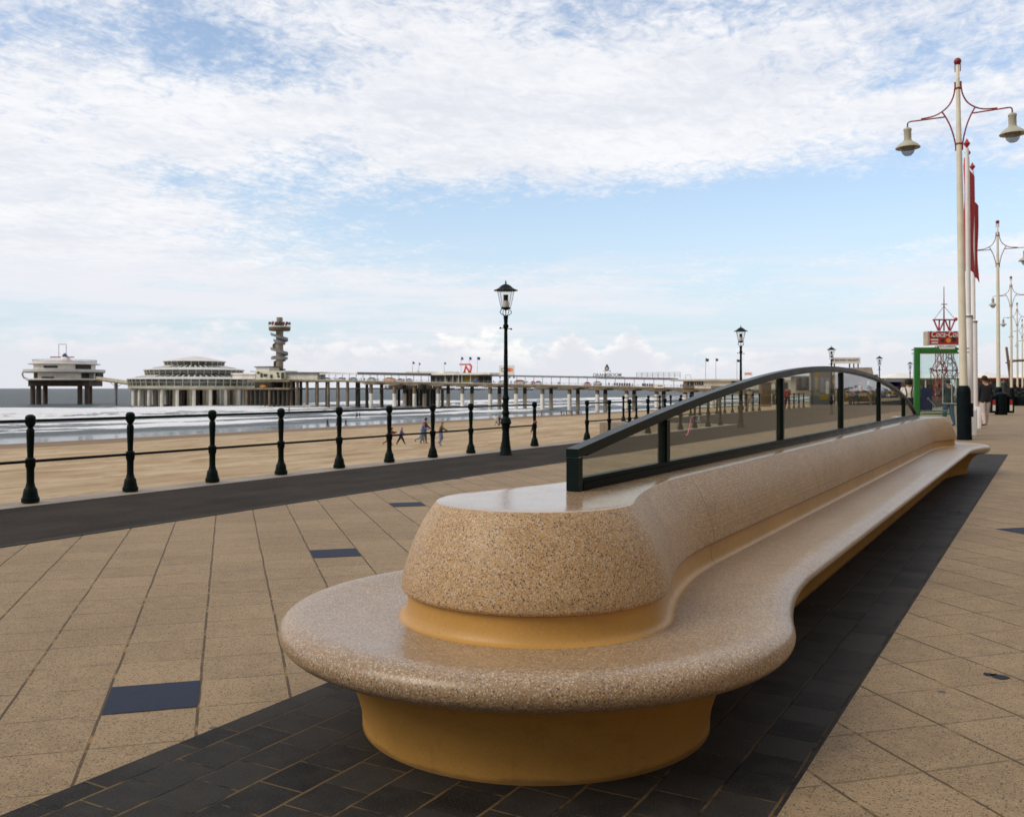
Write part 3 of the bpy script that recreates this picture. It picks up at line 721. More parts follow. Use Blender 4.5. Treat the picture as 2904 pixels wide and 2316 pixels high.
# ------------------------------------------------------------------ cream double-armed lamp posts
LB = (-2.04, 28.59)
cl = empty('promenade_lamp', (LB[0], LB[1], 0), 0); cl.rotation_euler.y = R_(-0.95)
MB().lathe([(.105, .9), (.098, 3.0), (.088, 6.0), (.074, 7.8), (.058, 9.0), (.055, 9.76), (.040, 9.765), (.046, 9.80), (.046, 9.86), (.043, 9.87), (.043, 10.22), (.03, 10.24)], 20).build('pole', 'cream_paint', cl)
sl = MB().lathe([(.19, 0), (.195, .04), (.185, .10), (.180, 1.30), (.165, 1.40), (.12, 1.47), (.105, 1.475)], 24); sl.build('base_sleeve', 'sleeve_black', cl)
mb = MB(); mb.box(.13, .235, -.07, .07, .62, 1.0); mb.build('service_hatch', 'sleeve_black', cl, bevel=.03)
mb = MB().ball((0, 0, 10.31), .098, 14)
for sx in (-1, 1): mb.tube([(sx*.066, 0, 10.03), (sx*.066, 0, 10.27)], .014, 6)
mb.build('finial', 'red_paint', cl)
for r_, z_ in ((.068, 9.55), (.075, 8.03)): MB().lathe([(r_, z_), (r_, z_+.05)], 16).build('clamp_ring', 'red_paint', cl)
A2 = lambda a: .075+(a-.075)*.775
for sx in (-1, 1):
    arm = MB()
    arm.tube([(sx*A2(a), 0, z) for a, z in catmull([(.075, 9.76), (.08, 9.60), (.13, 9.38), (.27, 9.16), (.51, 9.00), (.80, 8.91), (1.20, 8.885)], 5)], .020, 8)
    arm.tube([(sx*A2(a), 0, z) for a, z in catmull([(.51, 9.0), (.38, 8.82), (.25, 8.58), (.15, 8.30), (.092, 8.05), (.085, 7.88)], 5)], .020, 8)
    arm.tube([(sx*A2(a), 0, z) for a, z in [(.40, 8.845), (1.0, 8.85), (1.56, 8.855), (1.62, 8.84), (1.65, 8.80), (1.652, 8.70)]], .020, 8)
    a_ = arm.build('arm', 'red_paint', cl)
    sh = MB().lathe([(.045, 8.705), (.060, 8.69), (.108, 8.66), (.112, 8.62), (.098, 8.60), (.098, 8.36), (.112, 8.35), (.112, 8.33), (.15, 8.30), (.25, 8.23), (.315, 8.165), (.330, 8.13), (.325, 8.122), (.18, 8.18), (.02, 8.19)], 28, cx=sx*A2(1.652)).build('lamp_shade', 'lamp_cream', a_)
    MB().lathe([(.20, 8.172), (.19, 8.08), (.15, 7.98), (.09, 7.92), (.01, 7.90)], 20, cx=sx*A2(1.652), cap=False).build('glass_bowl', 'lamp_glass', a_)
tag(cl, 'nearest tall cream lamp post with red arms and black base sleeve, beyond the bench end', 'street lamp', 'cream lamp posts with red arms')
ll = ['second cream lamp post with red arms, behind the dark bins', 'third cream lamp post with red arms, right of the leaning ship mast', 'fourth cream lamp post with red arms', 'fifth cream lamp post with red arms, at the right edge', 'sixth and farthest cream lamp post at the right edge']
for k, (xpx, ty) in enumerate([(2832, 624), (2869, 783), (2886, 858), (2900, 905), (2911, 938)]):
    Yd = (10.41-CAM_H)*FPX/(HX-ty); p = atY(xpx, HX, Yd); c = copy_tree(cl); c.location = (p.x, p.y, 0); c.rotation_euler.y = R_(-.3); c['label'] = ll[k]

# ------------------------------------------------------------------ flagpoles with red banners
def flagpole(x, Yd, top_y, label, flag=None, mast=True):
    p = atY(x, HX, Yd); H = CAM_H-(top_y-HX)*Yd/FPX
    e = empty('banner_flagpole', (p.x, p.y, 0), 0, label, 'flagpole', 'white flagpoles with red banners'); e.rotation_euler.y = R_(-.45)
    k = H*.40
    MB().lathe([(.115, .0), (.110, k), (.105, k+.02), (.060, k+.06), (.058, H*.8), (.052, H-.30)], 18).build('pole', 'white_paint', e)
    mb = MB()
    mb.prism([(-.20, -.14), (.20, -.14), (.20, .14), (-.20, .14)], 0, .75)
    for q in range(5): mb.box(-.17+q*.075, -.145+q*.075, -.155, -.141, .02, .73)
    mb.build('plinth', 'white_paint', e, bevel=.008)
    MB().lathe([(.016, H-.31), (.03, H-.27), (.085, H-.19), (.095, H-.16), (.05, H-.10), (.012, H-.02)], 12).build('finial', 'bright_red_paint', e)
    mb = MB().lathe([(.125, k-.03), (.13, k), (.125, k+.03)], 16); mb.build('collar', 'steel_grey', e)
    if flag:
        w_, z1, z0, dr, am = flag
        ca, sa = math.cos(dr), math.sin(dr); nx, nz = 14, 26; vs = []; fs = []
        for side in (0, 1):
            for i in range(nx+1):
                for j in range(nz+1):
                    u = i/nx; v_ = j/nz
                    wv = am*math.sin(u*5.0+v_*3.0)*(u**.7)+am*.5*math.sin(v_*9+u*2)*u
                    ww = w_*u*(1-.18*math.sin(v_*PI*1.1+.5)*u); z = z1-(z1-z0)*v_-.15*u*u
                    n_ = (-sa, ca); r = .062+ww
                    vs.append((r*ca+n_[0]*(wv+side*.006), r*sa+n_[1]*(wv+side*.006), z))
        N = (nx+1)*(nz+1)
        for side in (0, 1):
            for i in range(nx):
                for j in range(nz):
                    a = side*N+i*(nz+1)+j; fs.append((a, a+1, a+nz+2, a+nz+1))
        mb = MB(); mb.add(vs, fs); mb.build('banner', 'red_cloth', e)
    return e
flagpole(2749, 28.3, 391, 'nearest white flagpole with a red banner, right behind the cream lamp post', (.78, 8.35, 5.0, R_(102), .03))
flagpole(2751, 30.5, 418, 'white flagpole with a red banner hidden mostly behind the nearest flagpole', (1.0, 8.5, 5.2, R_(83), .04))
flagpole(2764, 33.3, 459, 'third white flagpole, its red banner blown to the right', (.55, 8.0, 5.3, R_(76), .03))

# ------------------------------------------------------------------ telephone booth
bp = atY(2600, HX, 27.0)
bo = empty('telephone_booth', (bp.x, bp.y, 0), AZ-R_(6), 'green framed glass telephone booth with blue phone panel behind the far bench end', 'telephone booth')
W_, D_, H_ = 1.38, .9, 2.56
mb = MB(); mb.box(-.08, .08, -.05, .05, 0, H_); mb.box(.081, 1.10, -.05, .05, H_-.16, H_); mb.build('green_frame', 'booth_green', bo, bevel=.015)
mb = MB(); mb.box(.13, .19, .30, .36, 0, H_-.17); mb.build('rear_frame', 'hedge_dark', bo, bevel=.008)
mb = MB(); mb.box(.12, 1.42, -.02, .9, H_-.155, H_-.13); mb.box(.12, 1.42, -.02, .9, H_-.05, H_-.02); mb.build('roof', 'steel_grey', bo)
mb = MB(); mb.box(.60, 1.02, -.056, -.051, H_-.05, H_+.01); mb.build('roof_light', 'sign_white', bo)
mb = MB(); mb.box(.13, 1.40, .02, .03, .62, H_-.17); mb.build('front_glass', 'booth_glass', bo, smooth=False)
mb = MB(); mb.box(.13, 1.40, .81, .82, .3, H_-.17); mb.build('rear_glass', 'booth_glass', bo, smooth=False)
mb = MB(); mb.box(.14, .16, .05, .78, .3, H_-.17); mb.build('side_glass', 'booth_glass', bo, smooth=False)
mb = MB(); mb.add([(.20, .3, .78), (.52, .3, .78), (.50, .3, 1.42), (.20, .3, 1.42), (.20, .5, .78), (.58, .5, .78), (.50, .5, 1.42), (.20, .5, 1.42)], [(0,1,2,3),(4,7,6,5),(0,4,5,1),(1,5,6,2),(2,6,7,3),(3,7,4,0)])
mb.build('phone_panel', 'booth_blue', bo, bevel=.01)
mb = MB(); mb.tube([(.42, .28, 1.08), (.50, .24, .98), (.58, .22, .86)], .018, 6); mb.ball((.40, .28, 1.10), .035, 8); mb.build('handset', 'steel_grey', bo)
mb = MB(); mb.box(.16, .95, .2, .6, .735, .775); mb.build('shelf', 'steel_grey', bo)
mb = MB(); mb.box(.16, .95, .0, .04, .66, .70); mb.build('lower_rail', 'booth_green', bo)
mb = MB()
for z in (.95, 1.75): mb.box(.95, 1.36, .75, .77, z, z+.025)
mb.box(.95, .97, .75, .77, .975, 1.75); mb.box(1.20, 1.22, .75, .77, .975, 1.75); mb.build('notice_frame', 'sign_white', bo)

# ------------------------------------------------------------------ the pier (runs seaward, square to the beach, about 360 m along)
PS = 358.0
def pp(x, y=HX, ds=0.0):
    """point on the pier's long vertical plane seen at pixel x, y"""
    k = (x-CX)/FPX; Yd = (PS+ds)/(k*UX+UY); return Vector((Yd*(k*UY-UX), PS+ds, CAM_H-(y-HX)*Yd/FPX))
SEA = -7.8
def deck_z(t): return 2.3+(-162-t)*.0212
def slope_slab(mb, t0, t1, s0, s1, za, zb):       # za, zb: offsets under/over the deck line
    vs = []
    for tt in (t0, t1):
        z = deck_z(tt); vs += [(tt, s0, z+za), (tt, s1, z+za), (tt, s1, z+zb), (tt, s0, z+zb)]
    mb.add(vs, [(0,3,2,1), (4,5,6,7), (0,1,5,4), (1,2,6,5), (2,3,7,6), (3,0,4,7)])
pier = empty('pier_walkway', (0, 0, 0), 0, 'long roofed pier walkway on paired concrete piles, running from the pavilion to the shore', 'pier')
tL, tR = pp(745).x, pp(2230).x
mb = MB(); slope_slab(mb, tL, tR, PS-2, PS+9, -.75, 0); mb.build('deck', 'pier_concrete', pier, smooth=False)
mb = MB(); slope_slab(mb, tL, tR, PS-2.1, PS-2.0, 0.0, .28); mb.build('deck_edge', 'pier_cream', pier, smooth=False)
mb = MB()
slope_slab(mb, tL, tR, PS-2.05, PS-1.97, 1.02, 1.10); slope_slab(mb, tL, tR, PS-2.05, PS-1.97, .62, .67)
n = 96
for i in range(n): tt = tL+(tR-tL)*i/(n-1); z = deck_z(tt); mb.box(tt-.05, tt+.05, PS-2.06, PS-1.96, z, z+1.05)
mb.build('deck_railing', 'pier_grey', pier, smooth=False)
# roof over the walkway, with thin posts
r0, r1 = pp(1380).x, pp(1905).x
mb = MB(); slope_slab(mb, pp(700).x, r1, PS+2.2, PS+7.5, 3.42, 3.80); mb.build('walkway_roof', 'pier_grey', pier, smooth=False)
mb = MB(); slope_slab(mb, pp(1385).x, r1, PS+2.0, PS+2.19, 3.2, 3.95); mb.build('roof_fascia', 'pier_grey', pier, smooth=False)
mb = MB(); slope_slab(mb, pp(1690).x, pp(1925).x, PS+1.85, PS+1.99, 3.05, 3.35); mb.build('red_fascia', 'maroon_canvas', pier, smooth=False)
mb = MB(); slope_slab(mb, pp(1015).x, pp(1220).x, PS-.8, PS+1.9, 2.95, 4.2); mb.build('grey_canopy', 'roof_grey', pier, smooth=False)
for i in range(44):
    tt = pp(905).x+(r1-pp(905).x)*i/43; z = deck_z(tt); mb = MB(); mb.box(tt-.075, tt+.075, PS+2.3, PS+2.5, z, z+3.42); mb.build('roof_post', 'pier_grey', pier, smooth=False)
# paired piles with haunched crossheads
fx = [1051, 1117, 1174, 1242, 1310, 1389, 1462, 1537, 1614, 1693, 1776, 1861, 1942, 2020, 2100, 2180]
for x in fx:
    tt = pp(x, ds=-1).x; z = deck_z(tt)-.75
    mb = MB(); mb.add([(tt-1.7, PS-2, z-.9), (tt+1.7, PS-2, z-.9), (tt+6.0, PS-2, z), (tt-6.0, PS-2, z), (tt-1.7, PS+9, z-.9), (tt+1.7, PS+9, z-.9), (tt+6.0, PS+9, z), (tt-6.0, PS+9, z)], [(0,1,2,3),(4,7,6,5),(0,4,5,1),(1,5,6,2),(2,6,7,3),(3,7,4,0)])
    mb.build('crosshead', 'pier_concrete', pier, smooth=False)
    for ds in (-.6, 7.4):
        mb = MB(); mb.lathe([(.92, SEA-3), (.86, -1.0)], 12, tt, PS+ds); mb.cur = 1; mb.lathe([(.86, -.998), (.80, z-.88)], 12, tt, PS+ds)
        mb.build('pile', ['pier_white' if ds < 0 else 'kiosk_beige', 'pier_concrete' if ds < 0 else 'pier_dark'], pier)  # rear piles take darker materials: shade under the deck put into their colour
for x in (806, 816, 826, 844, 871, 900, 931, 959, 986, 995, 1018, 1061):
    tt = pp(x).x; z = deck_z(tt)-.7
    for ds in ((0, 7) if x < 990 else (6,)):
        mb = MB(); mb.lathe([(.78, SEA-3), (.70, z)], 10, tt, PS+ds); mb.build('pile', 'pier_concrete' if ds == 0 else 'pier_dark', pier)  # rear row darker again, its shade painted in by material
# lower landing deck and lattice rail behind
mb = MB(); a, b = pp(812).x, pp(1100).x; mb.box(a, b, PS+5, PS+8, pp(900, 1103).z, pp(900, 1099.5).z)
mb.build('lower_deck', 'pier_concrete', pier, smooth=False)
mb = MB(); a, b = pp(1270, ds=14).x, pp(1805, ds=14).x; z0 = .75
mb.box(a, b, PS+14, PS+15, z0, z0+.4); mb.box(a, b, PS+14, PS+14.1, z0+1.7, z0+1.8)
for i in range(100): tt = a+(b-a)*i/99; mb.box(tt-.07, tt+.07, PS+14, PS+14.1, z0+.4, z0+1.7)
for x in (1270, 1310, 1350, 1450, 1500, 1580, 1600, 1680, 1725, 1790): tt = pp(x, ds=14).x; mb.box(tt-1.6, tt+1.6, PS+13.2, PS+15.5, z0-.2, z0+.55)
mb.build('lower_walkway', 'pier_grey', pier, smooth=False)

# round pier head platform halfway, with the flat-roofed hall
plat = empty('lower_pier_platform', (0, 0, 0), 0, 'dark lower platform on dark piles beneath the middle of the pier', 'platform')
c0 = pp(1190, ds=26); rr = abs(pp(1272, ds=26).x-pp(1110, ds=26).x)/2
zt, zb = pp(1190, 1099.5, 16).z, pp(1190, 1104.5, 16).z
MB().lathe([(rr-1, zb), (rr, zb+.2), (rr, zt)], 32, c0.x, PS+26).build('platform_deck', 'pier_concrete', plat)
mb = MB()
for q in range(9): tt = c0.x-rr*.75+q*rr*.17; mb.box(tt, tt+rr*.08*(1+(q % 3)), PS+18+(q % 3)*2, PS+20+(q % 3)*2, zt+.003, zt+1.2+.7*((q*7) % 3))
mb.build('platform_huts', 'pier_dark', plat, smooth=False)
mb = MB()
for q in range(60): a = PI+PI*q/59; mb.box(c0.x+rr*math.cos(a)-.05, c0.x+rr*math.cos(a)+.05, PS+26+rr*math.sin(a), PS+26.1+rr*math.sin(a), zt, zt+1.1)
mb.tube([(c0.x+rr*math.cos(PI+PI*q/30), PS+26+rr*math.sin(PI+PI*q/30), zt+1.1) for q in range(31)], .07, 5); mb.build('platform_railing', 'pier_cream', plat, smooth=False)
for q, (x, ds) in enumerate([(1121, 18), (1131, 24), (1153, 22), (1157, 26), (1163, 20), (1169, 30), (1184, 20), (1193, 16), (1201, 25), (1209, 20), (1215, 16), (1224, 22), (1255, 26), (1147, 32), (1178, 34), (1232, 34)]):
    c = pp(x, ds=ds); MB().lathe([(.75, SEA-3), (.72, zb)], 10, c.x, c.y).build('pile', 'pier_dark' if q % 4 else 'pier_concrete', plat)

hall = empty('pier_hall', (0, 0, 0), 0, 'low pier hall with thin white roof and yellow end wall under the red emblem', 'building')
def pbox(mb, x0, x1, y0, y1, d0, d1):             # box from pixels of its front face
    a, b = pp(x0, y0, d0), pp(x1, y1, d0); mb.box(a.x, b.x, PS+d0, PS+d1, min(a.z, b.z), max(a.z, b.z))
mb = MB(); pbox(mb, 1216, 1389, 1058, 1062, 0.5, 14); mb.build('flat_roof', 'pier_white', hall, smooth=False)
mb = MB(); pbox(mb, 1150, 1262, 1054.2, 1057.6, 4, 16); pbox(mb, 1158, 1212, 1058, 1062, 5, 14); pbox(mb, 1172, 1182, 1050.5, 1054, 8, 10); mb.build('upper_roof', 'pier_white', hall, smooth=False)
mb = MB(); pbox(mb, 1311, 1358, 1063.2, 1084, 4, 13); mb.build('yellow_wall', 'yellow_wall', hall, smooth=False)
mb = MB(); pbox(mb, 1358.2, 1363, 1062.2, 1086, 3, 13); mb.build('end_column', 'pier_dark', hall, smooth=False)
mb = MB(); pbox(mb, 1221, 1310.5, 1062.3, 1070.5, 3.2, 4.5); mb.build('soffit', 'roof_grey', hall, smooth=False)
for i, x in enumerate(range(1222, 1310, 6)):
    mb = MB(); pbox(mb, x, x+4.4, 1071.5, 1084, 3.6, 3.9); mb.build('glass_pane', ['pier_glass', 'teal_canvas', 'pier_cream', 'pier_glass', 'pier_grey'][i % 5], hall, smooth=False)
mb = MB(); pbox(mb, 1221, 1310, 1070.6, 1085, 4.0, 5); mb.build('back_wall', 'kiosk_beige', hall, smooth=False)
for x in (1262, 1284, 1300, 1310, 1334): mb = MB(); pbox(mb, x-.8, x+.8, 1062.2, 1087, 2.0, 2.3); mb.build('column', 'pier_white', hall, smooth=False)

# market stalls and boards along the deck
def stall(x0, x1, y0, y1, m1, m2, label, kind='market_stall', cat='stall', d=-.5):
    a, b = pp(x0, ds=d), pp(x1, ds=d); e = empty(kind, ((a.x+b.x)/2, PS+d, deck_z((a.x+b.x)/2)), 0, label, cat)
    hw = (b.x-a.x)/2; zb_ = e.location.z; ht = pp((x0+x1)/2, y0, d).z-zb_; hm = pp((x0+x1)/2, y1, d).z-zb_
    ht = max(ht, 1.2); hm = max(.35, min(hm, ht-.3))
    mb = MB(); mb.box(-hw*.92, hw*.92, .05, 1.6, 0, hm); mb.build('counter', m2, e, smooth=False)
    mb = MB(); mb.add([(-hw, -.2, hm+.25), (hw, -.2, hm+.25), (hw, 1.9, hm+.25), (-hw, 1.9, hm+.25), (-hw*.45, .85, ht), (hw*.45, .85, ht)], [(0,3,2,1), (0,1,5,4), (2,3,4,5), (1,2,5), (3,0,4)])
    mb.build('awning', m1, e, smooth=False)
    mb = MB()
    for sx in (-1, 1):
        for yy in (0, 1.75): mb.box(sx*hw*.9-.04, sx*hw*.9+.04, yy, yy+.07, 0, hm+.3)
    mb.build('posts', 'pier_grey', e, smooth=False)
stall(905, 933, 1070, 1077, 'teal_canvas', 'pier_dark', 'dark green stall at the end of the white pier shop wall')
stall(955, 974, 1070, 1076, 'pier_grey', 'pier_cream', 'grey stall with cream counter, seaward of the orange awning')
stall(988, 1008, 1070, 1076, 'teal_canvas', 'pier_dark', 'dark stall left of the thin white roof end on the pier')
stall(1040, 1062, 1070, 1076, 'teal_canvas', 'pier_cream', 'green stall beside the orange awning on the pier')
stall(1086, 1118, 1070, 1077, 'orange_canvas', 'orange_canvas', 'orange awning stall on the pier deck')
stall(1124, 1140, 1073, 1079, 'maroon_canvas', 'pier_cream', 'small maroon stall right of the orange awning')
stall(1150, 1164, 1073, 1079, 'blue_canvas', 'orange_canvas', 'small blue and orange stall left of the glazed pier hall')
stall(1340, 1354, 1072, 1082, 'blue_canvas', 'sign_dark', 'blue parasol stall in front of the yellow wall')
stall(1412, 1430, 1079, 1084, 'teal_canvas', 'pier_cream', 'dark green stall behind the near lantern post, under the card sign')
stall(1456, 1486, 1077, 1084, 'maroon_canvas', 'pier_cream', 'wide maroon awning stall right of the near lantern post')
stall(1504, 1514, 1080, 1087, 'bright_red_paint', 'bright_red_paint', 'bright red stall beside the white board on the pier')
stall(1516, 1532, 1080, 1087, 'maroon_canvas', 'sign_white', 'low stall with a white front board on the pier')
stall(1654, 1672, 1083, 1090, 'maroon_canvas', 'bright_red_paint', 'red stall left of the beer letter sign')
stall(1682, 1702, 1081, 1087, 'wood_brown', 'kiosk_beige', 'brown stall below the beer letter sign')
def boards(x0, x1, n, label):
    a, b = pp(x0, ds=-1.8), pp(x1, ds=-1.8); e = empty('advertising_boards', (a.x, PS-1.8, 0), 0, label, 'boards')
    for i in range(n):
        t0 = (b.x-a.x)*i/n; z = deck_z(a.x+t0); mb = MB(); mb.box(t0+.1, t0+(b.x-a.x)/n*.82, 0, .08, z+.45, z+1.5); mb.build('board', 'maroon_canvas', e, smooth=False)
    mb = MB(); z = deck_z((a.x+b.x)/2); mb.box(0, b.x-a.x, .09, .16, z+.1, z+.4); mb.build('rail', 'pier_grey', e, smooth=False)
boards(1740, 1789, 7, 'row of dark red boards on the pier railing right of the beer letter sign')
boards(1820, 1853, 5, 'shorter row of dark red boards beside the white lettered board on the pier')
a = pp(1855, ds=-2.4); b = pp(1884, ds=-2.4)
e = empty('white_banner', (a.x, PS-2.4, deck_z(a.x)), 0, 'white board with dark lettering on the pier railing, left of the shore end building', 'banner')
mb = MB(); mb.box(0, b.x-a.x, 0, .1, -.2, 1.3); mb.build('board', 'sign_white', e, smooth=False)
mb = MB()
for k in range(6): mb.box((b.x-a.x)*(.38+.08*k), (b.x-a.x)*(.38+.08*k)+.26, -.02, -.001, .32+.08*(k % 2), .86-.07*((k*5) % 3))
mb.build('faded_lettering', 'sign_dark', e, smooth=False)

# shore-end building
eb = empty('pier_entrance_building', (0, 0, 0), 0, 'long low white flat-roofed building at the shore end of the pier', 'building')
mb = MB(); pbox(mb, 1900, 2245, 1075.4, 1079, -3.5, 14); mb.build('flat_roof', 'pier_cream', eb, smooth=False)
mb = MB(); pbox(mb, 1937, 1967, 1093, 1101.5, -2.4, 12); mb.build('brown_panel', 'pier_concrete', eb, smooth=False)
mb = MB(); pbox(mb, 1968, 2235, 1079.2, 1100.5, -2, 12); mb.build('white_wall', 'pier_white', eb, smooth=False)
mb = MB(); pbox(mb, 1937.5, 1966, 1079.3, 1092.8, -1.6, 10); mb.build('wall', 'kiosk_beige', eb, smooth=False)
for x0, x1 in ((1949, 1963), (1970, 1980), (1982, 1994)):
    mb = MB(); pbox(mb, x0, x1, 1081.5, 1092, -2.2, -2.02); w_ = mb.build('window', 'pier_glass', eb, smooth=False)
    mb = MB(); pbox(mb, (x0+x1)/2-.5, (x0+x1)/2+.5, 1081.5, 1092, -2.3, -2.21); mb.build('window_bar', 'pier_white', w_, smooth=False)
mb = MB(); pbox(mb, 2016, 2075, 1094, 1100.6, -2.6, -2.05); mb.build('brown_skirting', 'pier_concrete', eb, smooth=False)
mb = MB(); pbox(mb, 2075, 2100, 1080, 1100.6, -2.4, -2.05); mb.build('door', 'pier_glass', eb, smooth=False)

# small white hut and the white shop wall seaward of it
hut = empty('pier_hut', (0, 0, 0), 0, 'small white hut with a dark overhanging roof beside the foot of the spiral tower', 'hut')
mb = MB(); pbox(mb, 726, 764, 1041.5, 1052, -3, 4); mb.build('wall', 'pier_white', hut, smooth=False)
mb = MB(); pbox(mb, 721, 767, 1039, 1041.3, -4, 5); mb.build('roof', 'roof_grey', hut, smooth=False)
mb = MB(); pbox(mb, 726, 806, 1052.2, 1076, -3.5, 6); mb.build('lower_wall', 'pier_cream', hut, smooth=False)
for i, (x0, x1, y0, y1) in enumerate([(729, 735, 1054, 1060), (738, 744, 1058, 1070), (747, 757, 1060, 1068), (766, 772, 1062, 1072), (784, 790, 1056, 1062), (786, 792, 1064, 1070), (797, 804, 1056, 1074)]):
    mb = MB(); pbox(mb, x0, x1, y0, y1, -3.8, -3.55); mb.build('window', 'pier_glass', hut, smooth=False)
mb = MB(); pbox(mb, 655, 724, 1058, 1061, -1, 8); pbox(mb, 660, 724, 1061.2, 1074, 0, 7); mb.build('side_wing', 'pier_white', hut, smooth=False)
shop = empty('pier_shop', (0, 0, 0), 0, 'long blank white pier shop wall under a dark grey roof, right of the spiral tower', 'building')
mb = MB(); pbox(mb, 807, 900, 1061.5, 1076, -1, 5); mb.build('wall', 'pier_white', shop, smooth=False)
mb = MB(); pbox(mb, 803, 905, 1056, 1061.2, -2, 6); mb.build('roof', 'roof_grey', shop, smooth=False)
mb = MB(); pbox(mb, 903, 1012, 1058, 1060.6, -1.8, 3); mb.build('canopy', 'pier_white', shop, smooth=False)
land = empty('pier_landing', (0, 0, 0), 0, 'dark lower landing stage on crowded piles between the round pavilion and the spiral tower', 'platform')
mb = MB(); pbox(mb, 700, 822, 1078, 1082.5, -3, 30); pbox(mb, 690, 820, 1100, 1104.3, -5, 30); mb.build('slabs', 'pier_concrete', land, smooth=False)
mb = MB(); pbox(mb, 722, 815, 1082.7, 1099.8, 14, 16); mb.build('back_wall', 'pier_dark', land, smooth=False)
for q in range(30):
    c = pp(700+4.3*q, ds=(-3 if q % 3 == 0 else 6+(q*5) % 17)); MB().lathe([(.72, SEA-3), (.70, pp(750, 1104.2, 0).z)], 9, c.x, c.y).build('pile', 'pier_dark' if q % 5 else 'pier_concrete', land)
e = empty('yellow_vehicle', pp(744, 1100, -3), 0, 'small yellow vehicle parked on the lower landing beside the pavilion', 'vehicle')
mb = MB(); mb.box(-1.9, 1.9, 0, 1.6, .35, 1.1); mb.box(-1.2, .9, .1, 1.5, 1.103, 1.75); mb.build('body', 'sign_orange', e, bevel=.1)
mb = MB(); mb.box(-1.1, .8, -.005, .095, 1.2, 1.6); mb.build('window', 'pier_glass', e, smooth=False)
for sx in (-1.2, 1.2): mb = MB(); mb.tube([(sx, -.02, .35), (sx, .2, .35)], .34, 12); mb.build('wheel', 'sign_dark', e)

# ---- round tiered pavilion
DP = 520.0
pc = atY(552, HX, DP)
def zf(y, Yd): return CAM_H-(y-HX)*Yd/FPX
pav = empty('round_pavilion', (pc.x, pc.y, 0), 0, 'large round white pier pavilion with three stepped glazed tiers on many columns', 'pavilion')
simple('pavilion_glass', (0.10, 0.115, 0.098), 0.25, 0, 0.5, 0.35)
def ring_tier(r0, z0, r1, z1, n, gm='pavilion_glass', cross=True):
    MB().lathe([(r0-.35, z0), (r1-.35, z1)], 64, cap=False).build('window_band', gm, pav)
    mb = MB()
    for k in range(n):
        a = 2*PI*(k+.5)/n; ca, sa = math.cos(a), math.sin(a); mb.tube([(r0*ca, r0*sa, z0), (r1*ca, r1*sa, z1)], .27, 4)
    if cross:
        rm, zm = (r0+r1)/2, z0+(z1-z0)*.55; mb.tube([(rm*math.cos(2*PI*k/64), rm*math.sin(2*PI*k/64), zm) for k in range(65)], .13, 4)
    mb.build('window_frame', 'pier_cream', pav, smooth=False)
def roof_tier(r0, z0, r1, z1, n):
    MB().lathe([(r0, z0-.35), (r0+.05, z0), (r0-.2, z0+.18), (r0+(r1-r0)*.30, z0+(z1-z0)*.26), (r0+(r1-r0)*.5, z0+(z1-z0)*.48)], 64, cap=False).build('roof_edge', 'pier_roof', pav)
    MB().lathe([(r0+(r1-r0)*.5, z0+(z1-z0)*.48-.1), (r1, z1-.1)], 64, cap=False).build('roof_glazing', 'pavilion_glass', pav)
    mb = MB()
    for k in range(n):
        a = 2*PI*k/n; ca, sa = math.cos(a), math.sin(a); q = .28
        dd = (-(sa), ca); ra, za = r0+(r1-r0)*.45, z0+(z1-z0)*.44
        open_ = abs((k/n*360-318+180) % 360-180) < 44
        wd = .50 if open_ else 1.55*PI*r0/n
        mb.add([(ra*ca-dd[0]*wd, ra*sa-dd[1]*wd, za+.12), (ra*ca+dd[0]*wd, ra*sa+dd[1]*wd, za+.12), (r1*ca+dd[0]*wd*.75, r1*sa+dd[1]*wd*.75, z1+.05), (r1*ca-dd[0]*wd*.75, r1*sa-dd[1]*wd*.75, z1+.05)], [(0, 1, 2, 3)])
    mb.build('roof_ribs', 'pier_roof', pav, smooth=False)
zA, zB, zC = zf(1101.7, 486), zf(1094, 487), zf(1075, 487)
MB().lathe([(31.5, zA-.6), (33.2, zA), (33.8, zA+.1), (34.0, zB)], 64).build('floor_slab', 'pier_cream', pav)
ring_tier(33.6, zB, 34.2, zC, 52)
roof_tier(34.6, zC+.35, 25.2, zf(1062.7, 495), 60)
zD, zE = zf(1062.0, 495), zf(1048.5, 495)
ring_tier(25.2, zD, 25.7, zE, 40)
roof_tier(26.3, zE+.35, 15.3, zf(1035, 505), 44)
zF, zG = zf(1034.6, 505), zf(1024.2, 505)
ring_tier(15.3, zF, 15.8, zG, 26, cross=False)
MB().lathe([(16.5, zG), (16.6, zG+.25), (10, zG+1.6), (3.5, zG+2.9), (.1, zG+3.3)], 48).build('top_roof', 'pier_roof', pav)
MB().lathe([(14.5, zF-.2), (14.5, zG-.1)], 32).build('core', 'pier_dark', pav)
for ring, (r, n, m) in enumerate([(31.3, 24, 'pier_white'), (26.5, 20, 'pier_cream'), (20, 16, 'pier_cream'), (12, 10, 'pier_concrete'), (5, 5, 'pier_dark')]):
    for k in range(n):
        a = 2*PI*(k+.3*ring+.15)/n; MB().lathe([(.92, SEA-3), (.88, zA-.62)], 10, r*math.cos(a), r*math.sin(a)).build('column', m, pav)

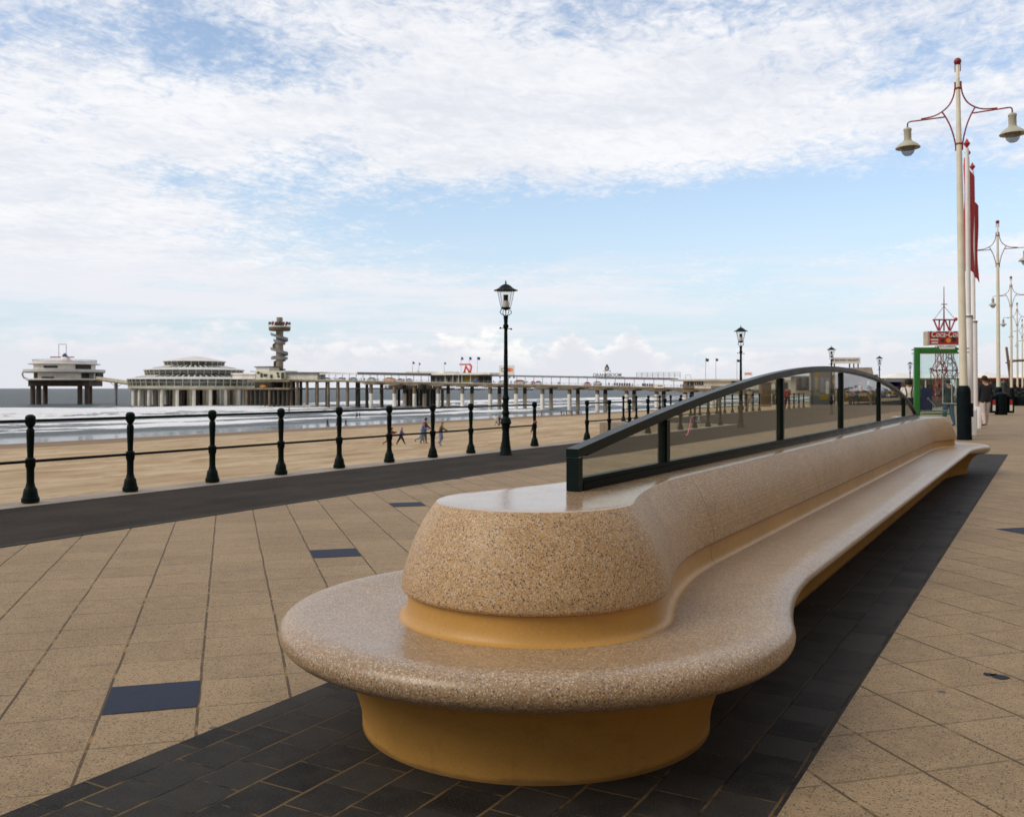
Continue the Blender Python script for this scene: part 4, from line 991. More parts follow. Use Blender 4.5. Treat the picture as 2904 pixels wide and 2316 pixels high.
# ---- restaurant island at the seaward end
DI = 560.0
ic = atY(184, HX, DI); UPX = DI/FPX
isl = empty('restaurant_island', (ic.x, ic.y, 0), AZ, 'round white restaurant on heavy brown legs at the far left', 'building')
zi = lambda y: zf(y, DI-12)
hw = 88*UPX
mb = MB(); mb.box(-hw+1.2, hw, -9, 9, zi(1095), zi(1079)); mb.build('beam', 'pier_brown', isl, smooth=False)
for x, yy in ((110, -7), (123, -5.5), (242, -7), (262, -7), (112, 7), (240, 7)):
    MB().lathe([(1.35, SEA-4), (1.35, zi(1094.8))], 16, (x-184)*UPX, yy).build('leg', 'pier_brown', isl)
rf_ = 100*UPX
MB().lathe([(rf_-1, zi(1078.8)), (rf_, zi(1077)), (rf_, zi(1073.5))], 48).build('floor_slab', 'pier_white', isl)
MB().lathe([(16.2, zi(1073.4)), (16.2, zi(1057))], 48).build('lower_wall', 'pier_white', isl)
MB().lathe([(rf_+.6, zi(1056.5)), (rf_+1.2, zi(1054.5)), (rf_+1.2, zi(1053.8)), (rf_+1.25, zi(1053.8)), (rf_+1.25, zi(1047)), (rf_+1.1, zi(1047)), (rf_+1.0, zi(1053.5))], 48).build('balcony', 'pier_roof', isl)
MB().lathe([(16.6, zi(1053.4)), (16.6, zi(1031))], 48).build('upper_wall', 'pier_white', isl)
MB().lathe([(19.3, zi(1032.5)), (19.5, zi(1031.0)), (17.5, zi(1029)), (17.3, zi(1022.5))], 48).build('flat_roof', 'pier_roof', isl)
mb = MB(); mb.tube([(17.2*math.cos(2*PI*k/48), 17.2*math.sin(2*PI*k/48), zi(1019.5)) for k in range(49)], .1, 4)
for k in range(48): mb.box(17.2*math.cos(2*PI*k/48)-.06, 17.2*math.cos(2*PI*k/48)+.06, 17.2*math.sin(2*PI*k/48)-.06, 17.2*math.sin(2*PI*k/48)+.06, zi(1022.4), zi(1019.5))
mb.build('roof_railing', 'pier_grey', isl, smooth=False)
def isl_win(x0, x1, y0, y1, r, m='pier_glass', name='window'):
    a0 = math.asin(max(-1, min(1, (x0-184)*UPX/r))); a1 = math.asin(max(-1, min(1, (x1-184)*UPX/r))); mb = MB(); vs = []; n = 8
    for k in range(n+1):
        a = a0+(a1-a0)*k/n
        for rr_ in (r+.02, r+.25): vs += [(rr_*math.sin(a), -rr_*math.cos(a), zi(y1)), (rr_*math.sin(a), -rr_*math.cos(a), zi(y0))]
    fs = []
    for k in range(n): b = 4*k; fs += [(b+2, b+3, b+7, b+6), (b, b+4, b+5, b+1), (b+1, b+5, b+7, b+3), (b, b+2, b+6, b+4)]
    fs += [(0, 1, 3, 2), (4*n, 4*n+2, 4*n+3, 4*n+1)]
    mb.add(vs, fs); mb.build(name, m, isl, smooth=False)
isl_win(162, 201, 1037, 1043.5, 16.6, 'pier_glass'); isl_win(240, 263, 1033.5, 1047, 16.6, 'pier_dark')
isl_win(121, 138, 1056.5, 1072, 16.2, 'pier_brown', 'door'); isl_win(100, 119, 1057, 1072, 16.2, 'pier_cream', 'panel'); isl_win(155, 190, 1068, 1073, 16.2, 'pier_glass'); isl_win(250, 260, 1057, 1072, 16.2, 'pier_dark')
mb = MB(); mb.tube([(-rf_+1.0, -4, zi(1075)), (-rf_-1.4, -4, zi(1070)), (-rf_-2.3, -4, zi(1061)), (-rf_-1.7, -4, zi(1052)), (-rf_+.3, -4, zi(1049))], .55, 8); mb.build('curved_stair', 'pier_cream', isl)
mb = MB(); mb.box((278-184)*UPX, (285-184)*UPX, -4, 4, zi(1073), zi(1055.5)); mb.build('stair_tower', 'pier_dark', isl, smooth=False)
MB().lathe([(3.6, zi(1022.4)), (3.2, zi(1016)), (2.1, zi(1012)), (2.1, zi(1010))], 24).build('penthouse', 'pier_white', isl)
mb = MB(); mb.box((145-184)*UPX, (212-184)*UPX, -1.3, -.7, zi(1012.5), zi(1009.5)); mb.build('red_sign_bar', 'red_paint', isl, smooth=False)
MB().lathe([(1.4, zi(1009.8)), (1.45, zi(1006)), (1.0, zi(1002)), (.1, zi(999))], 16).build('blue_dome', 'blue_canvas', isl)
mb = MB()
for x in (169, 190): mb.tube([((x-184)*UPX, -1, zi(1010)), ((x-184)*UPX, -1, zi(973.5))], .16, 5)
mb.tube([((169-184)*UPX, -1, zi(973.7)), ((190-184)*UPX, -1, zi(973.7))], .16, 5); mb.build('mast_frame', 'pier_grey', isl)

# ---- sloping footbridge from the island to the pavilion
fb = empty('footbridge', (0, 0, 0), 0, 'narrow sloping cream footbridge between the island restaurant and the round pavilion', 'bridge')
A_, B_ = atY(277, 1075, 548), atY(374, 1089, 520)
mb = MB()
def beam(mb, A_, B_, wd, z0, z1):
    d = (B_-A_); d.z = 0; d.normalize(); n_ = Vector((-d.y, d.x, 0))*wd; vs = []
    for P in (A_, B_):
        for s_, zz in ((-1, z0), (1, z0), (1, z1), (-1, z1)): vs.append(P+n_*s_+Vector((0, 0, zz)))
    mb.add(vs, [(0,3,2,1), (4,5,6,7), (0,1,5,4), (1,2,6,5), (2,3,7,6), (3,0,4,7)])
beam(mb, A_, B_, 1.6, -.6, 0); mb.build('deck', 'pier_concrete', fb, smooth=False)
mb = MB(); beam(mb, A_+Vector((.8, -1.5, 0)), B_+Vector((.8, -1.5, 0)), .08, .01, 1.5); beam(mb, A_+Vector((-.8, 1.5, 0)), B_+Vector((-.8, 1.5, 0)), .08, .01, 1.5); mb.build('parapet', 'pier_cream', fb, smooth=False)
pc_ = A_.lerp(B_, .55); mb = MB(); mb.lathe([(.75, SEA-3), (.75, pc_.z-4.0), (.95, pc_.z-3.9), (.95, pc_.z-.7)], 14, pc_.x, pc_.y); mb.tube([pc_+Vector((0, 0, -3)), A_.lerp(B_, .38)+Vector((0, 0, -.7))], .15, 5); mb.tube([pc_+Vector((0, 0, -3)), A_.lerp(B_, .72)+Vector((0, 0, -.7))], .15, 5); mb.build('pillar', 'pier_grey', fb)

# ---- spiral stair tower
DT = 486.0; tc = atY(793, HX, DT)
zt_ = lambda y: zf(y, DT)
tw = empty('spiral_tower', (tc.x, tc.y, 0), AZ, 'tall slim concrete lookout tower wrapped by a spiral stair, with a wide top platform', 'tower')
MB().lathe([(1.85, zt_(1080)), (1.85, zt_(938))], 20).build('shaft', 'tower_concrete', tw)
MB().lathe([(4.7, zt_(938.5)), (5.35, zt_(937)), (5.45, zt_(930)), (5.45, zt_(928.8))], 28).build('platform', 'pier_brown', tw)
MB().lathe([(5.45, zt_(928.7)), (5.5, zt_(925)), (5.3, zt_(925)), (5.2, zt_(928.6))], 28).build('parapet', 'pier_cream', tw)
MB().lathe([(1.55, zt_(928.7)), (1.55, zt_(900.3)), (1.3, zt_(900))], 16).build('lift_head', 'tower_concrete', tw)
for k in range(18):
    a = 2*PI*k/18+.1; mb = MB(); mb.box(-.62, .62, -.12, .12, zt_(921.5-(k % 3)*.8), zt_(913.3+(k % 2)))
    o = mb.build('sign_letter', ['red_paint', 'maroon_canvas', 'pier_brown'][k % 3], tw, smooth=False); o.location = (5.4*math.cos(a), 5.4*math.sin(a), 0); o.rotation_euler.z = a+PI/2
MB().lathe([(2.4, zt_(923)), (2.4, zt_(915))], 12).build('cabin', 'pier_glass', tw)
# two broad flights at the front, with the landings winding round behind
def flight(z_hi, z_lo, a0, a1, r0, r1, m, name='stair_flight', n=18):
    mb = MB(); vs = []; fs = []
    for k in range(n+1):
        u = k/n; a = a0+(a1-a0)*u; r = r0+(r1-r0)*math.sin(u*PI); z = z_hi+(z_lo-z_hi)*u
        ca, sa = math.cos(a), math.sin(a)
        vs += [(1.5*ca, 1.5*sa, z-.35), (r*ca, r*sa, z-.35), (r*ca, r*sa, z+1.05), ((r-.18)*ca, (r-.18)*sa, z+1.05), ((r-.18)*ca, (r-.18)*sa, z), (1.5*ca, 1.5*sa, z)]
    for k in range(n):
        for q in range(6): fs.append((6*k+q, 6*k+(q+1) % 6, 6*k+6+(q+1) % 6, 6*k+6+q))
    fs += [(5, 4, 3, 2, 1, 0), tuple(6*n+q for q in range(6))]
    mb.add(vs, fs); mb.build(name, m, tw)
fy = [(948, 964.5), (989, 1004.5)]
for y0, y1 in fy: flight(zt_(y0+.5), zt_(y1), R_(188), R_(352), 4.55, 3.6, 'pier_grey')
flight(zt_(965), zt_(975.5), R_(0), R_(140), 4.3, 3.0, 'pier_concrete'); flight(zt_(975.5), zt_(988), R_(140), R_(188), 3.0, 4.0, 'pier_concrete')
flight(zt_(966), zt_(976), R_(190), R_(350), 3.1, 3.1, 'pier_grey')
flight(zt_(1005), zt_(1016), R_(0), R_(170), 4.3, 3.0, 'pier_concrete'); flight(zt_(1017.5), zt_(1018), R_(180), R_(350), 4.4, 2.4, 'pier_grey')
flight(zt_(1018), zt_(1030), R_(-20), R_(180), 3.0, 3.2, 'pier_concrete'); flight(zt_(1032), zt_(1040), R_(150), R_(215), 2.9, 3.1, 'pier_concrete')
MB().lathe([(3.0, zt_(1050)), (3.0, zt_(1046))], 18).build('landing', 'pier_dark', tw)

# ---- roof signs, pier flags
def sign_root(name, x, ds, label, cat='sign'):
    p = pp(x, ds=ds); return empty(name, (p.x, p.y, 0), 0, label, cat)
def loc(e, x, y, ds): q = pp(x, y, ds); return (q.x-e.location.x, 0.0, q.z)
e = sign_root('red_emblem_sign', 1321, 3, 'big red angular letter emblem standing on the white roof of the pier hall')
mb = MB(); th = 1.15
def stroke(mb, pts, wd, dep=.25):
    pts = [Vector((a, 0, c)) for a, b, c in pts]; L = []; Rr = []
    for i, p in enumerate(pts):
        d1 = (p-pts[i-1]).normalized() if i else (pts[1]-p).normalized(); d2 = (pts[i+1]-p).normalized() if i < len(pts)-1 else d1
        m_ = (d1+d2).normalized(); n_ = Vector((-m_.z, 0, m_.x)); k = wd/max(.45, n_.dot(Vector((-d1.z, 0, d1.x)))); L.append(p+n_*k); Rr.append(p-n_*k)
    vs = []
    for l, r in zip(L, Rr): vs += [l+Vector((0, -dep, 0)), r+Vector((0, -dep, 0)), r+Vector((0, dep, 0)), l+Vector((0, dep, 0))]
    n = len(pts); fs = [(0, 1, 2, 3), tuple(4*(n-1)+q for q in (3, 2, 1, 0))]
    for i in range(n-1):
        for q in range(4): fs.append((4*i+q, 4*i+(q+1) % 4, 4*i+4+(q+1) % 4, 4*i+4+q))
    mb.add(vs, fs)
Zp = lambda zx, zy: loc(e, 1280+zx/7.7, 990+zy/7.7, 3)
stroke(mb, [Zp(182, 333), Zp(412, 333), Zp(440, 378), Zp(415, 500)], .26*1.2)
stroke(mb, [Zp(392, 496), Zp(318, 378), Zp(283, 500)], .26*1.2); mb.build('emblem', 'sign_red', e, smooth=False)
mb = MB()
for zx in (283, 400): a = Zp(zx, 500); mb.box(a[0]-.5, a[0]+.5, -.6, .6, a[2]-.7, a[2]+.05)
mb.build('base', 'pier_dark', e, smooth=False)
e = sign_root('card_sign', 1437, 3, 'white roof sign with interlocking red and orange discs, partly hidden by the near lantern post')
a, b = loc(e, 1415.5, 1063.4, 3), loc(e, 1458.5, 1035.8, 3)
mb = MB(); mb.box(a[0], b[0], -.1, .1, a[2], b[2]); mb.build('panel', 'sign_white', e, smooth=False)
mb = MB()
for x in (1417.5, 1430, 1445, 1457): q = loc(e, x, 1063, 3); mb.box(q[0]-.2, q[0]+.2, -.09, .4, q[2]-1.4, q[2])
mb.build('feet', 'pier_dark', e, smooth=False)
for x, m, r, dy in ((1444.5, 'sign_red', .83, -.13), (1450.6, 'sign_orange', .83, -.12)):
    q = loc(e, x, 1048.5, 3); mb = MB(); mb.tube([(q[0], dy, q[2]), (q[0], -.101, q[2])], r, 24); mb.build('disc', m, e)
q = loc(e, 1447.6, 1048.5, 3); text_mesh('MasterCard', .45, 'lettering', 'sign_white', e, Matrix.Translation((q[0], -.15, q[2]))@Matrix.Rotation(PI/2, 4, 'X'), .005, xs=.85, bold=.01)
q = loc(e, 1427.5, 1048.7, 3); mb = MB(); stroke(mb, [(q[0]+.75, 0, q[2]+.62), (q[0]-.75, 0, q[2]+.62), (q[0]-.75, 0, q[2]-.62), (q[0]+.75, 0, q[2]-.62), (q[0]+.75, 0, q[2]+.55)], .13, .03)
o = mb.build('square_emblem', 'sign_dark', e, smooth=False); o.location.y = -.14
e = sign_root('beer_letter_sign', 1721, 3, 'row of free-standing roof letters with a round crest above them, on the pier walkway roof')
q = loc(e, 1721.7, 1063.6, 3); text_mesh('ORANJEBOOM', 1.95, 'lettering', 'pier_grey', e, Matrix.Translation(q)@Matrix.Rotation(PI/2, 4, 'X'), .10, bold=.03, xs=1.0)
mb = MB(); q0 = loc(e, 1680, 1069.5, 3); q1 = loc(e, 1769, 1069.5, 3); mb.box(q0[0], q1[0], -.15, .15, q0[2]-.15, q0[2]+.1)
for x in (1716, 1730): q = loc(e, x, 1060, 3); mb.box(q[0]-.07, q[0]+.07, .15, .3, q[2]-1.6, q[2]+1.6)
mb.build('support', 'roof_grey', e, smooth=False)
q = loc(e, 1721.3, 1044.2, 3); mb = MB(); mb.tube([(q[0], -.1, q[2]), (q[0], .1, q[2])], 1.0, 24); mb.build('crest_disc', 'sign_dark', e)
mb = MB(); mb.tube([(q[0], -.16, q[2]-.1), (q[0], -.101, q[2]-.1)], .62, 20); mb.build('crest_face', 'kiosk_beige', e)
mb = MB(); mb.box(q[0]-1.55, q[0]+1.55, -.12, .12, q[2]-1.15, q[2]-.95); mb.ball((q[0], 0, q[2]+1.15), .5, 10); mb.build('crest_base', 'roof_grey', e)
e = sign_root('empty_sign_frame', 1867, 3, 'long empty lattice frame standing on the pier roof near the shore', 'frame')
mb = MB()
x0, x1 = loc(e, 1805, 1069, 3), loc(e, 1929, 1057, 3)
for k in range(4): z = x0[2]+.3+(x1[2]-x0[2]-.1)*k/3; mb.box(x0[0], x1[0], -.05, .05, z-.05, z+.05)
for k in range(9): xx = x0[0]+(x1[0]-x0[0])*k/8; mb.box(xx-.07, xx+.07, -.07, .07, x0[2]-.6, x1[2]+.22)
mb.build('lattice', 'pier_grey', e, smooth=False)
e = sign_root('small_roof_frame', 1951, 3, 'small empty hoop frame on the pier roof beside the shore end building', 'frame')
mb = MB(); mb.tube([loc(e, 1943, 1074, 3), loc(e, 1945, 1063.5, 3), loc(e, 1958, 1063.5, 3), loc(e, 1960, 1074, 3)], .09, 5); mb.build('hoop', 'pier_grey', e)
e = sign_root('red_lettered_sign', 2122, 0, 'small white sign with red letters above the rising glass screen rail')
a, b = loc(e, 2110.5, 1065, 0), loc(e, 2133.5, 1055, 0); mb = MB(); mb.box(a[0], b[0], -.1, .1, a[2], b[2]); mb.box(a[0]+.2, a[0]+.4, -.05, .05, a[2]-2, a[2]); mb.box(b[0]-.4, b[0]-.2, -.05, .05, a[2]-2, a[2]); mb.build('panel', 'sign_white', e, smooth=False)
mb = MB()
for k in range(5): mb.box(a[0]+.35+k*.5, a[0]+.72+k*.5, -.13, -.101, a[2]+.35+.1*(k % 2), b[2]-.35+.06*(k % 3))
mb.build('faded_lettering', 'sign_red', e, smooth=False)
def pflag(x, ytop, ybot, ds, m, sz, label, fw=1):
    a, b = pp(x, ytop, ds), pp(x, ybot, ds); e = empty('pier_flag', (a.x, a.y, b.z), 0, label, 'flag', 'small flags on the pier')
    h = a.z-b.z; MB().lathe([(.09, 0), (.06, h)], 6).build('pole', 'pier_grey', e)
    vs = []; fs = []; n = 6
    for sd_ in (0, .05):
        for i in range(n+1):
            u = i/n; wv = .28*math.sin(u*5+x)*u; vs += [(.05+sz*u, wv+sd_, h-.1-.25*u), (.05+sz*u*.92, wv+sd_, h-.1-sz*1.0-.1*u)]
    for s_ in (0, 1):
        for i in range(n): b_ = s_*2*(n+1)+2*i; fs.append((b_, b_+1, b_+3, b_+2))
    mb = MB(); mb.add(vs, fs); mb.build('cloth', m, e)
pflag(1170, 1024.5, 1056, 4, 'sign_dark', 1.1, 'leftmost dark flag over the pier hall roof')
pflag(1188, 1028, 1056, 4, 'teal_canvas', 1.0, 'grey green flag, second from left over the pier hall roof')
pflag(1260, 1026.5, 1057, 4, 'sign_dark', .8, 'small dark flag midway between the pier hall ends')
pflag(1307.5, 1011.5, 1057, 2, 'blue_canvas', 1.3, 'pale blue flag left of the red emblem sign')
pflag(1331, 1011.5, 1057, 5, 'blue_canvas', 1.3, 'pale blue flag right above the red emblem sign')
pflag(1353.5, 1011, 1058, 2, 'blue_canvas', 1.3, 'pale blue flag right of the red emblem sign')
pflag(2001, 1015, 1075, 0, 'sign_dark', 1.2, 'dark flag on a tall thin pole, leftmost above the shore end building')
pflag(2030, 1015.5, 1075, 0, 'sign_dark', 1.0, 'dark flag on a tall thin pole, second above the shore end building')
pflag(2090, 1018, 1075, 0, 'sign_dark', 1.0, 'dark flag beside the second lantern post, above the shore end building')

# ------------------------------------------------------------------ bins, far promenade, kiosks
def litter_bin(x, y, label, panels=True):
    p = at(x, y); e = empty('litter_bin', p, AZ, label, 'bin', 'black promenade litter bins')
    MB().lathe([(.27, 0), (.29, .04), (.29, 1.02), (.31, 1.04), (.31, 1.10), (.22, 1.16), (.10, 1.20)], 20).build('body', 'sleeve_black', e)
    for sx in (-1, 1):
        mb = MB(); mb.box(sx*.45-.15, sx*.45+.15, -.17, .17, .10, 1.0); h = mb.build('side_hopper', 'sleeve_black', e, bevel=.03)
        mb = MB(); mb.box(sx*.45-.10, sx*.45+.04, -.185, -.172, .22, .52); mb.build('white_label', 'sign_white', h, smooth=False)
        mb = MB(); mb.box(sx*.45-.10, sx*.45+.04, -.187, -.173, .53, .80); mb.build('red_label', 'bright_red_paint', h, smooth=False)
    return e
litter_bin(2840, 1176, 'black litter bin with red and white labels, in front of the second cream lamp post')
p = at(2877, 1150, 0)
e = empty('terrace_windbreak', p, R_(-8), 'long dark terrace planter box with hedge, at the right edge beyond the litter bin', 'planter')
mb = MB(); mb.box(-.1, 26, -.4, .4, 0, .75); mb.build('box', 'sleeve_black', e, bevel=.03)
mb = MB(); rr2 = random.Random(4)
for k in range(900):
    x_, y_, z_ = rr2.uniform(0, 25.8), rr2.uniform(-.42, .42), rr2.uniform(.72, 1.35+.25*math.sin(k*.37)); s_ = rr2.uniform(.05, .12)
    a1, a2 = rr2.uniform(0, 6.3), rr2.uniform(-1, 1); u = Vector((math.cos(a1), math.sin(a1), a2))*s_; v_ = Vector((-math.sin(a1), math.cos(a1), .6))*s_
    c_ = Vector((x_, y_, z_)); mb.add([c_-u-v_, c_+u-v_, c_+u+v_, c_-u+v_], [(0, 1, 2, 3)])
mb.build('hedge', 'hedge_dark', e, smooth=False)
# red-fascia beach pavilions closing the view on the right
def terrace(x0, x1, Yd, yb, yt, m, label, roofm='pier_white', name='beach_pavilion'):
    A_, B_ = atY(x0, HX, Yd), atY(x1, HX, Yd); A_.z = B_.z = 0; d = (B_-A_); L = d.length; rz = math.atan2(d.y, d.x)
    e = empty(name, A_, rz, label, 'building'); zt = CAM_H-(yt-HX)*Yd/FPX; zb_ = CAM_H-(yb-HX)*Yd/FPX
    mb = MB(); mb.box(0, L, 0, .4, zb_, zt); mb.build('fascia', m, e, smooth=False)
    mb = MB(); n = max(2, int(L/5)); vs = []; 
    for k in range(n):
        x_0, x_1 = L*k/n, L*(k+1)/n; xm = (x_0+x_1)/2
        mb.add([(x_0, .1, zt), (x_1, .1, zt), (x_1, 6, zt), (x_0, 6, zt), (xm, 3, zt+.9)], [(0, 1, 4), (1, 2, 4), (2, 3, 4), (3, 0, 4), (0, 3, 2, 1)])
    mb.build('tent_roof', roofm, e, smooth=False)
    mb = MB(); mb.box(0, L, 5.5, 5.7, 0, zt-.01); mb.build('back_wall', 'kiosk_beige', e, smooth=False)
    mm = ['pier_glass', 'maroon_canvas', 'pier_cream', 'blue_canvas', 'sign_dark', 'pier_glass']
    for k in range(n):
        mb = MB(); mb.box(L*(k+.1)/n, L*(k+.85)/n, 1.5+(k % 3), 1.6+(k % 3), .0, 1.5+.5*(k % 2)); mb.build('terrace_panel', mm[k % 6], e, smooth=False)
    for k in range(n+1): mb = MB(); mb.box(L*k/n-.06, L*k/n+.06, .1, .25, 0, zb_); mb.build('post', 'pier_white', e, smooth=False)
    return e
terrace(2764, 3010, 135, 1074.5, 1071, 'bright_red_paint', 'row of white tent roofs with a red fascia at the right edge of the horizon')
terrace(2512, 2740, 150, 1076, 1072, 'pier_grey', 'row of pale tent roofs with blue shop fronts left of and behind the telephone booth')
# blue shop stand seen left of the booth
def kiosk(x0, x1, ybase, ytop, label, wall, roof, over=.4, nm='kiosk', wins=3, items=True):
    A_ = at(x0, ybase); B_ = at(x1, ybase); d = B_-A_; L = d.length; rz = math.atan2(d.y, d.x); Yd = FPX*CAM_H/(ybase-HX); H = CAM_H-(ytop-HX)*Yd/FPX
    e = empty(nm, A_, rz, label, 'kiosk')
    mb = MB(); mb.box(0, L, .0, 3, 0, 1.0); mb.box(0, .12, .0, 3, 1.0, H-.3); mb.box(L-.12, L, .0, 3, 1.0, H-.3); mb.box(.12, L-.12, 2.5, 3, 1.0, H-.3); mb.build('walls', wall, e, smooth=False)
    mb = MB(); mb.box(-over, L+over, -over*1.5, 3+over, H-.3, H); mb.build('roof', roof, e, smooth=False)
    if items:
        r3 = random.Random(int(x0)); cols = ['sign_orange', 'bright_red_paint', 'yellow_wall', 'teal_canvas', 'sign_white', 'booth_green', 'maroon_canvas', 'blue_canvas']
        for k in range(wins*4):
            xx = r3.uniform(.15, L-.7); zz = r3.uniform(.1, H-1.0); mb = MB(); y_ = -.06-.012*k; mb.box(xx, xx+r3.uniform(.25, .6), y_, y_+.05, zz, zz+r3.uniform(.25, .55)); mb.build('merchandise', cols[k % 8], e, smooth=False)
    return e
e = kiosk(2392, 2486, 1139, 1062, 'dark souvenir kiosk with colourful goods, seen through the fourth pane of the glass screen', 'wood_brown', 'roof_grey', .1, 'souvenir_kiosk', 6)
e = kiosk(2500, 2556, 1128, 1077, 'blue fronted shop stand with red and yellow goods, left of the woman at the booth', 'blue_canvas', 'pier_grey', .3, 'beach_shop', 4)
e = kiosk(2256, 2302, 1122, 1066, 'brown kiosk with dark windows seen through the third glass pane', 'kiosk_beige', 'pier_grey', 1.2, 'pier_kiosk', 0, items=False)
mb = MB()
for k in range(4): mb.box(.5+k*1.0, 1.2+k*1.0, -.05, -.01, 1.2, 2.4)
L_ = mb.build('window', 'pier_dark', e, smooth=False)
# flat roof canopy with sign board
A_ = atY(2395, HX, 78); A_.z = 0
e = empty('roofed_shelter', A_, AZ, 'flat beige roof with dark soffit above the falling end of the glass screen', 'building')
k_ = 78/FPX
mb = MB(); mb.add([(0, 0, 2.55), (83*k_, 0, 2.45), (100*k_, 3, 2.45), (5*k_, 5, 2.55), (10*k_, 0, 3.10), (78*k_, 0, 3.12), (98*k_, 3, 3.0), (12*k_, 5, 3.1)], [(0,3,2,1), (4,5,6,7), (0,1,5,4), (1,2,6,5), (2,3,7,6), (3,0,4,7)]); mb.build('roof', 'kiosk_beige', e, smooth=False)
mb = MB(); mb.add([(20*k_, .1, 2.54), (62*k_, .1, 2.44), (100*k_, 2.8, 2.05), (40*k_, 3, 2.1)], [(0, 1, 2, 3)]); mb.prism([(30*k_, 1), (34*k_, 1), (34*k_, 1.2), (30*k_, 1.2)], 0, 2.5); mb.build('soffit', 'roof_grey', e, smooth=False)
for q in (12, 95): mb = MB(); mb.box(q*k_-.08, q*k_+.08, 1.5, 1.66, 0, 2.5); mb.build('post', 'kiosk_beige', e, smooth=False)
A_ = atY(2358, HX, 80); A_.z = 0; k_ = 80/FPX
e = empty('lettered_sign_board', A_, AZ, 'long white sign board with dark lettering, high on posts right of a lantern post', 'sign')
z0, z1 = CAM_H+(HX-1031)*k_, CAM_H+(HX-1013.5)*k_
mb = MB(); mb.box(0, 82*k_, 0, .1, z0, z1); mb.box(-.0, 82*k_, -.04, -.001, z0, z0+.04); mb.build('panel', 'sign_white', e, smooth=False)
mb = MB()
for q in (9, 52, 64, 76): mb.box(q*k_-.05, q*k_+.05, .02, .09, 0, z0-.001)
mb.build('post', 'roof_grey', e, smooth=False)
text_mesh("ZIE 'DAS WORT VON GOTT'", .235, 'lettering', 'sign_dark', e, Matrix.Translation((38*k_, -.012, (z0+z1)/2+.03))@Matrix.Rotation(PI/2, 4, 'X'), .004, bold=.004, xs=.78)
# poster column
p = at(2329, 1158); e = empty('poster_column', p, AZ, 'wide grey and yellow poster stand seen through the third pane of the glass screen', 'poster stand')
k_ = 66.0/FPX; Hc = 2.62
mb = MB(); mb.box(-.68, .68, 0, .5, 0, Hc); mb.build('body', 'pier_grey', e, bevel=.03)
mb = MB(); mb.box(-.72, .72, -.04, .54, Hc+.003, Hc+.10); mb.box(-.74, -.66, -.06, -.003, 0, Hc); mb.build('frame', 'wood_brown', e, smooth=False)
mb = MB(); mb.add([(-.45, -.02, 1.0), (-.35, -.02, 1.0), (-.15, -.02, 2.45), (-.42, -.02, 2.5), (-.45, -.012, 1.0), (-.35, -.012, 1.0), (-.15, -.012, 2.45), (-.42, -.012, 2.5)], [(0,1,2,3), (4,7,6,5), (0,4,5,1), (1,5,6,2), (2,6,7,3), (3,7,4,0)]); mb.box(-.12, .5, -.02, -.003, .6, 1.0); mb.build('yellow_poster', 'yellow_wall', e, smooth=False)
mb = MB(); mb.box(.30, .52, -.03, -.003, 1.0, 1.9); mb.build('white_notice', 'sign_white', e, smooth=False)
mb = MB(); mb.box(.70, .95, -.02, .3, .9, 2.3); mb.build('dark_case', 'sign_dark', e, smooth=False)
mb = MB(); mb.add([(.74, -.04, 1.75), (.92, -.04, 1.75), (.83, -.04, 2.25), (.74, -.025, 1.75), (.92, -.025, 1.75), (.83, -.025, 2.25)], [(0, 1, 2), (3, 5, 4), (0, 3, 4, 1), (1, 4, 5, 2), (2, 5, 3, 0)]); mb.build('yellow_triangle', 'yellow_wall', e, smooth=False)
# crates and boxes near the pier entrance
def crate(x0, x1, yb, yt, m, label, base=None):
    A_ = at(x0, yb); B_ = at(x1, yb); L = (B_-A_).length; Yd = FPX*CAM_H/(yb-HX); H = CAM_H-(yt-HX)*Yd/FPX
    e = empty('storage_cabin', A_, AZ, label, 'cabin')
    mb = MB(); mb.box(0, L, 0, L*.8, .35 if base else 0, H); mb.build('body', m, e, bevel=.02)
    mb = MB(); mb.box(-.08, L+.08, -.08, L*.8+.08, H+.003, H+.09); mb.build('lid', 'wood_brown', e, smooth=False)
    mb = MB()
    for q in range(1, 5): mb.box(L*q/5-.02, L*q/5+.02, -.02, -.001, .36, H-.05)
    mb.build('battens', m, e, smooth=False)
    if base: mb = MB(); mb.box(0, L, .03, L*.8, 0, .348); mb.build('base', base, e, smooth=False)
crate(2158, 2188, 1153, 1087, 'wood_brown', 'tall brown wooden cabin behind the second pane of the glass screen')
crate(2205, 2235, 1130, 1086, 'hedge_dark', 'dark green cabin with a yellow base behind the third pane of the glass screen', 'yellow_wall')
# white terrace table
p = at(2462, 1136); e = empty('terrace_table', p, AZ, 'small white terrace table with chairs beyond the fourth glass pane', 'table')
MB().lathe([(.5, .70), (.5, .74)], 16).build('top', 'sign_white', e); MB().lathe([(.25, 0), (.04, .05), (.04, .70)], 10).build('leg', 'sign_white', e)
for sx in (-1, 1):
    c = empty('terrace_chair', p+Vector((sx*.75, .1, 0)), AZ, 'maroon terrace chair %s the small white table' % ('left of' if sx < 0 else 'right of'), 'chair', 'terrace chairs')
    mb = MB(); mb.box(-.22, .22, -.22, .22, .42, .46); mb.build('seat', 'maroon_canvas', c, smooth=False)
    mb = MB(); mb.box(-.22, .22, .18, .22, .461, .9); mb.build('backrest', 'maroon_canvas', c, smooth=False)
    for a_ in (-.2, .2):
        for b_ in (-.2, .2): mb = MB(); mb.box(a_-.02, a_+.02, b_-.02, b_+.02, 0, .419); mb.build('leg', 'sign_dark', c, smooth=False)

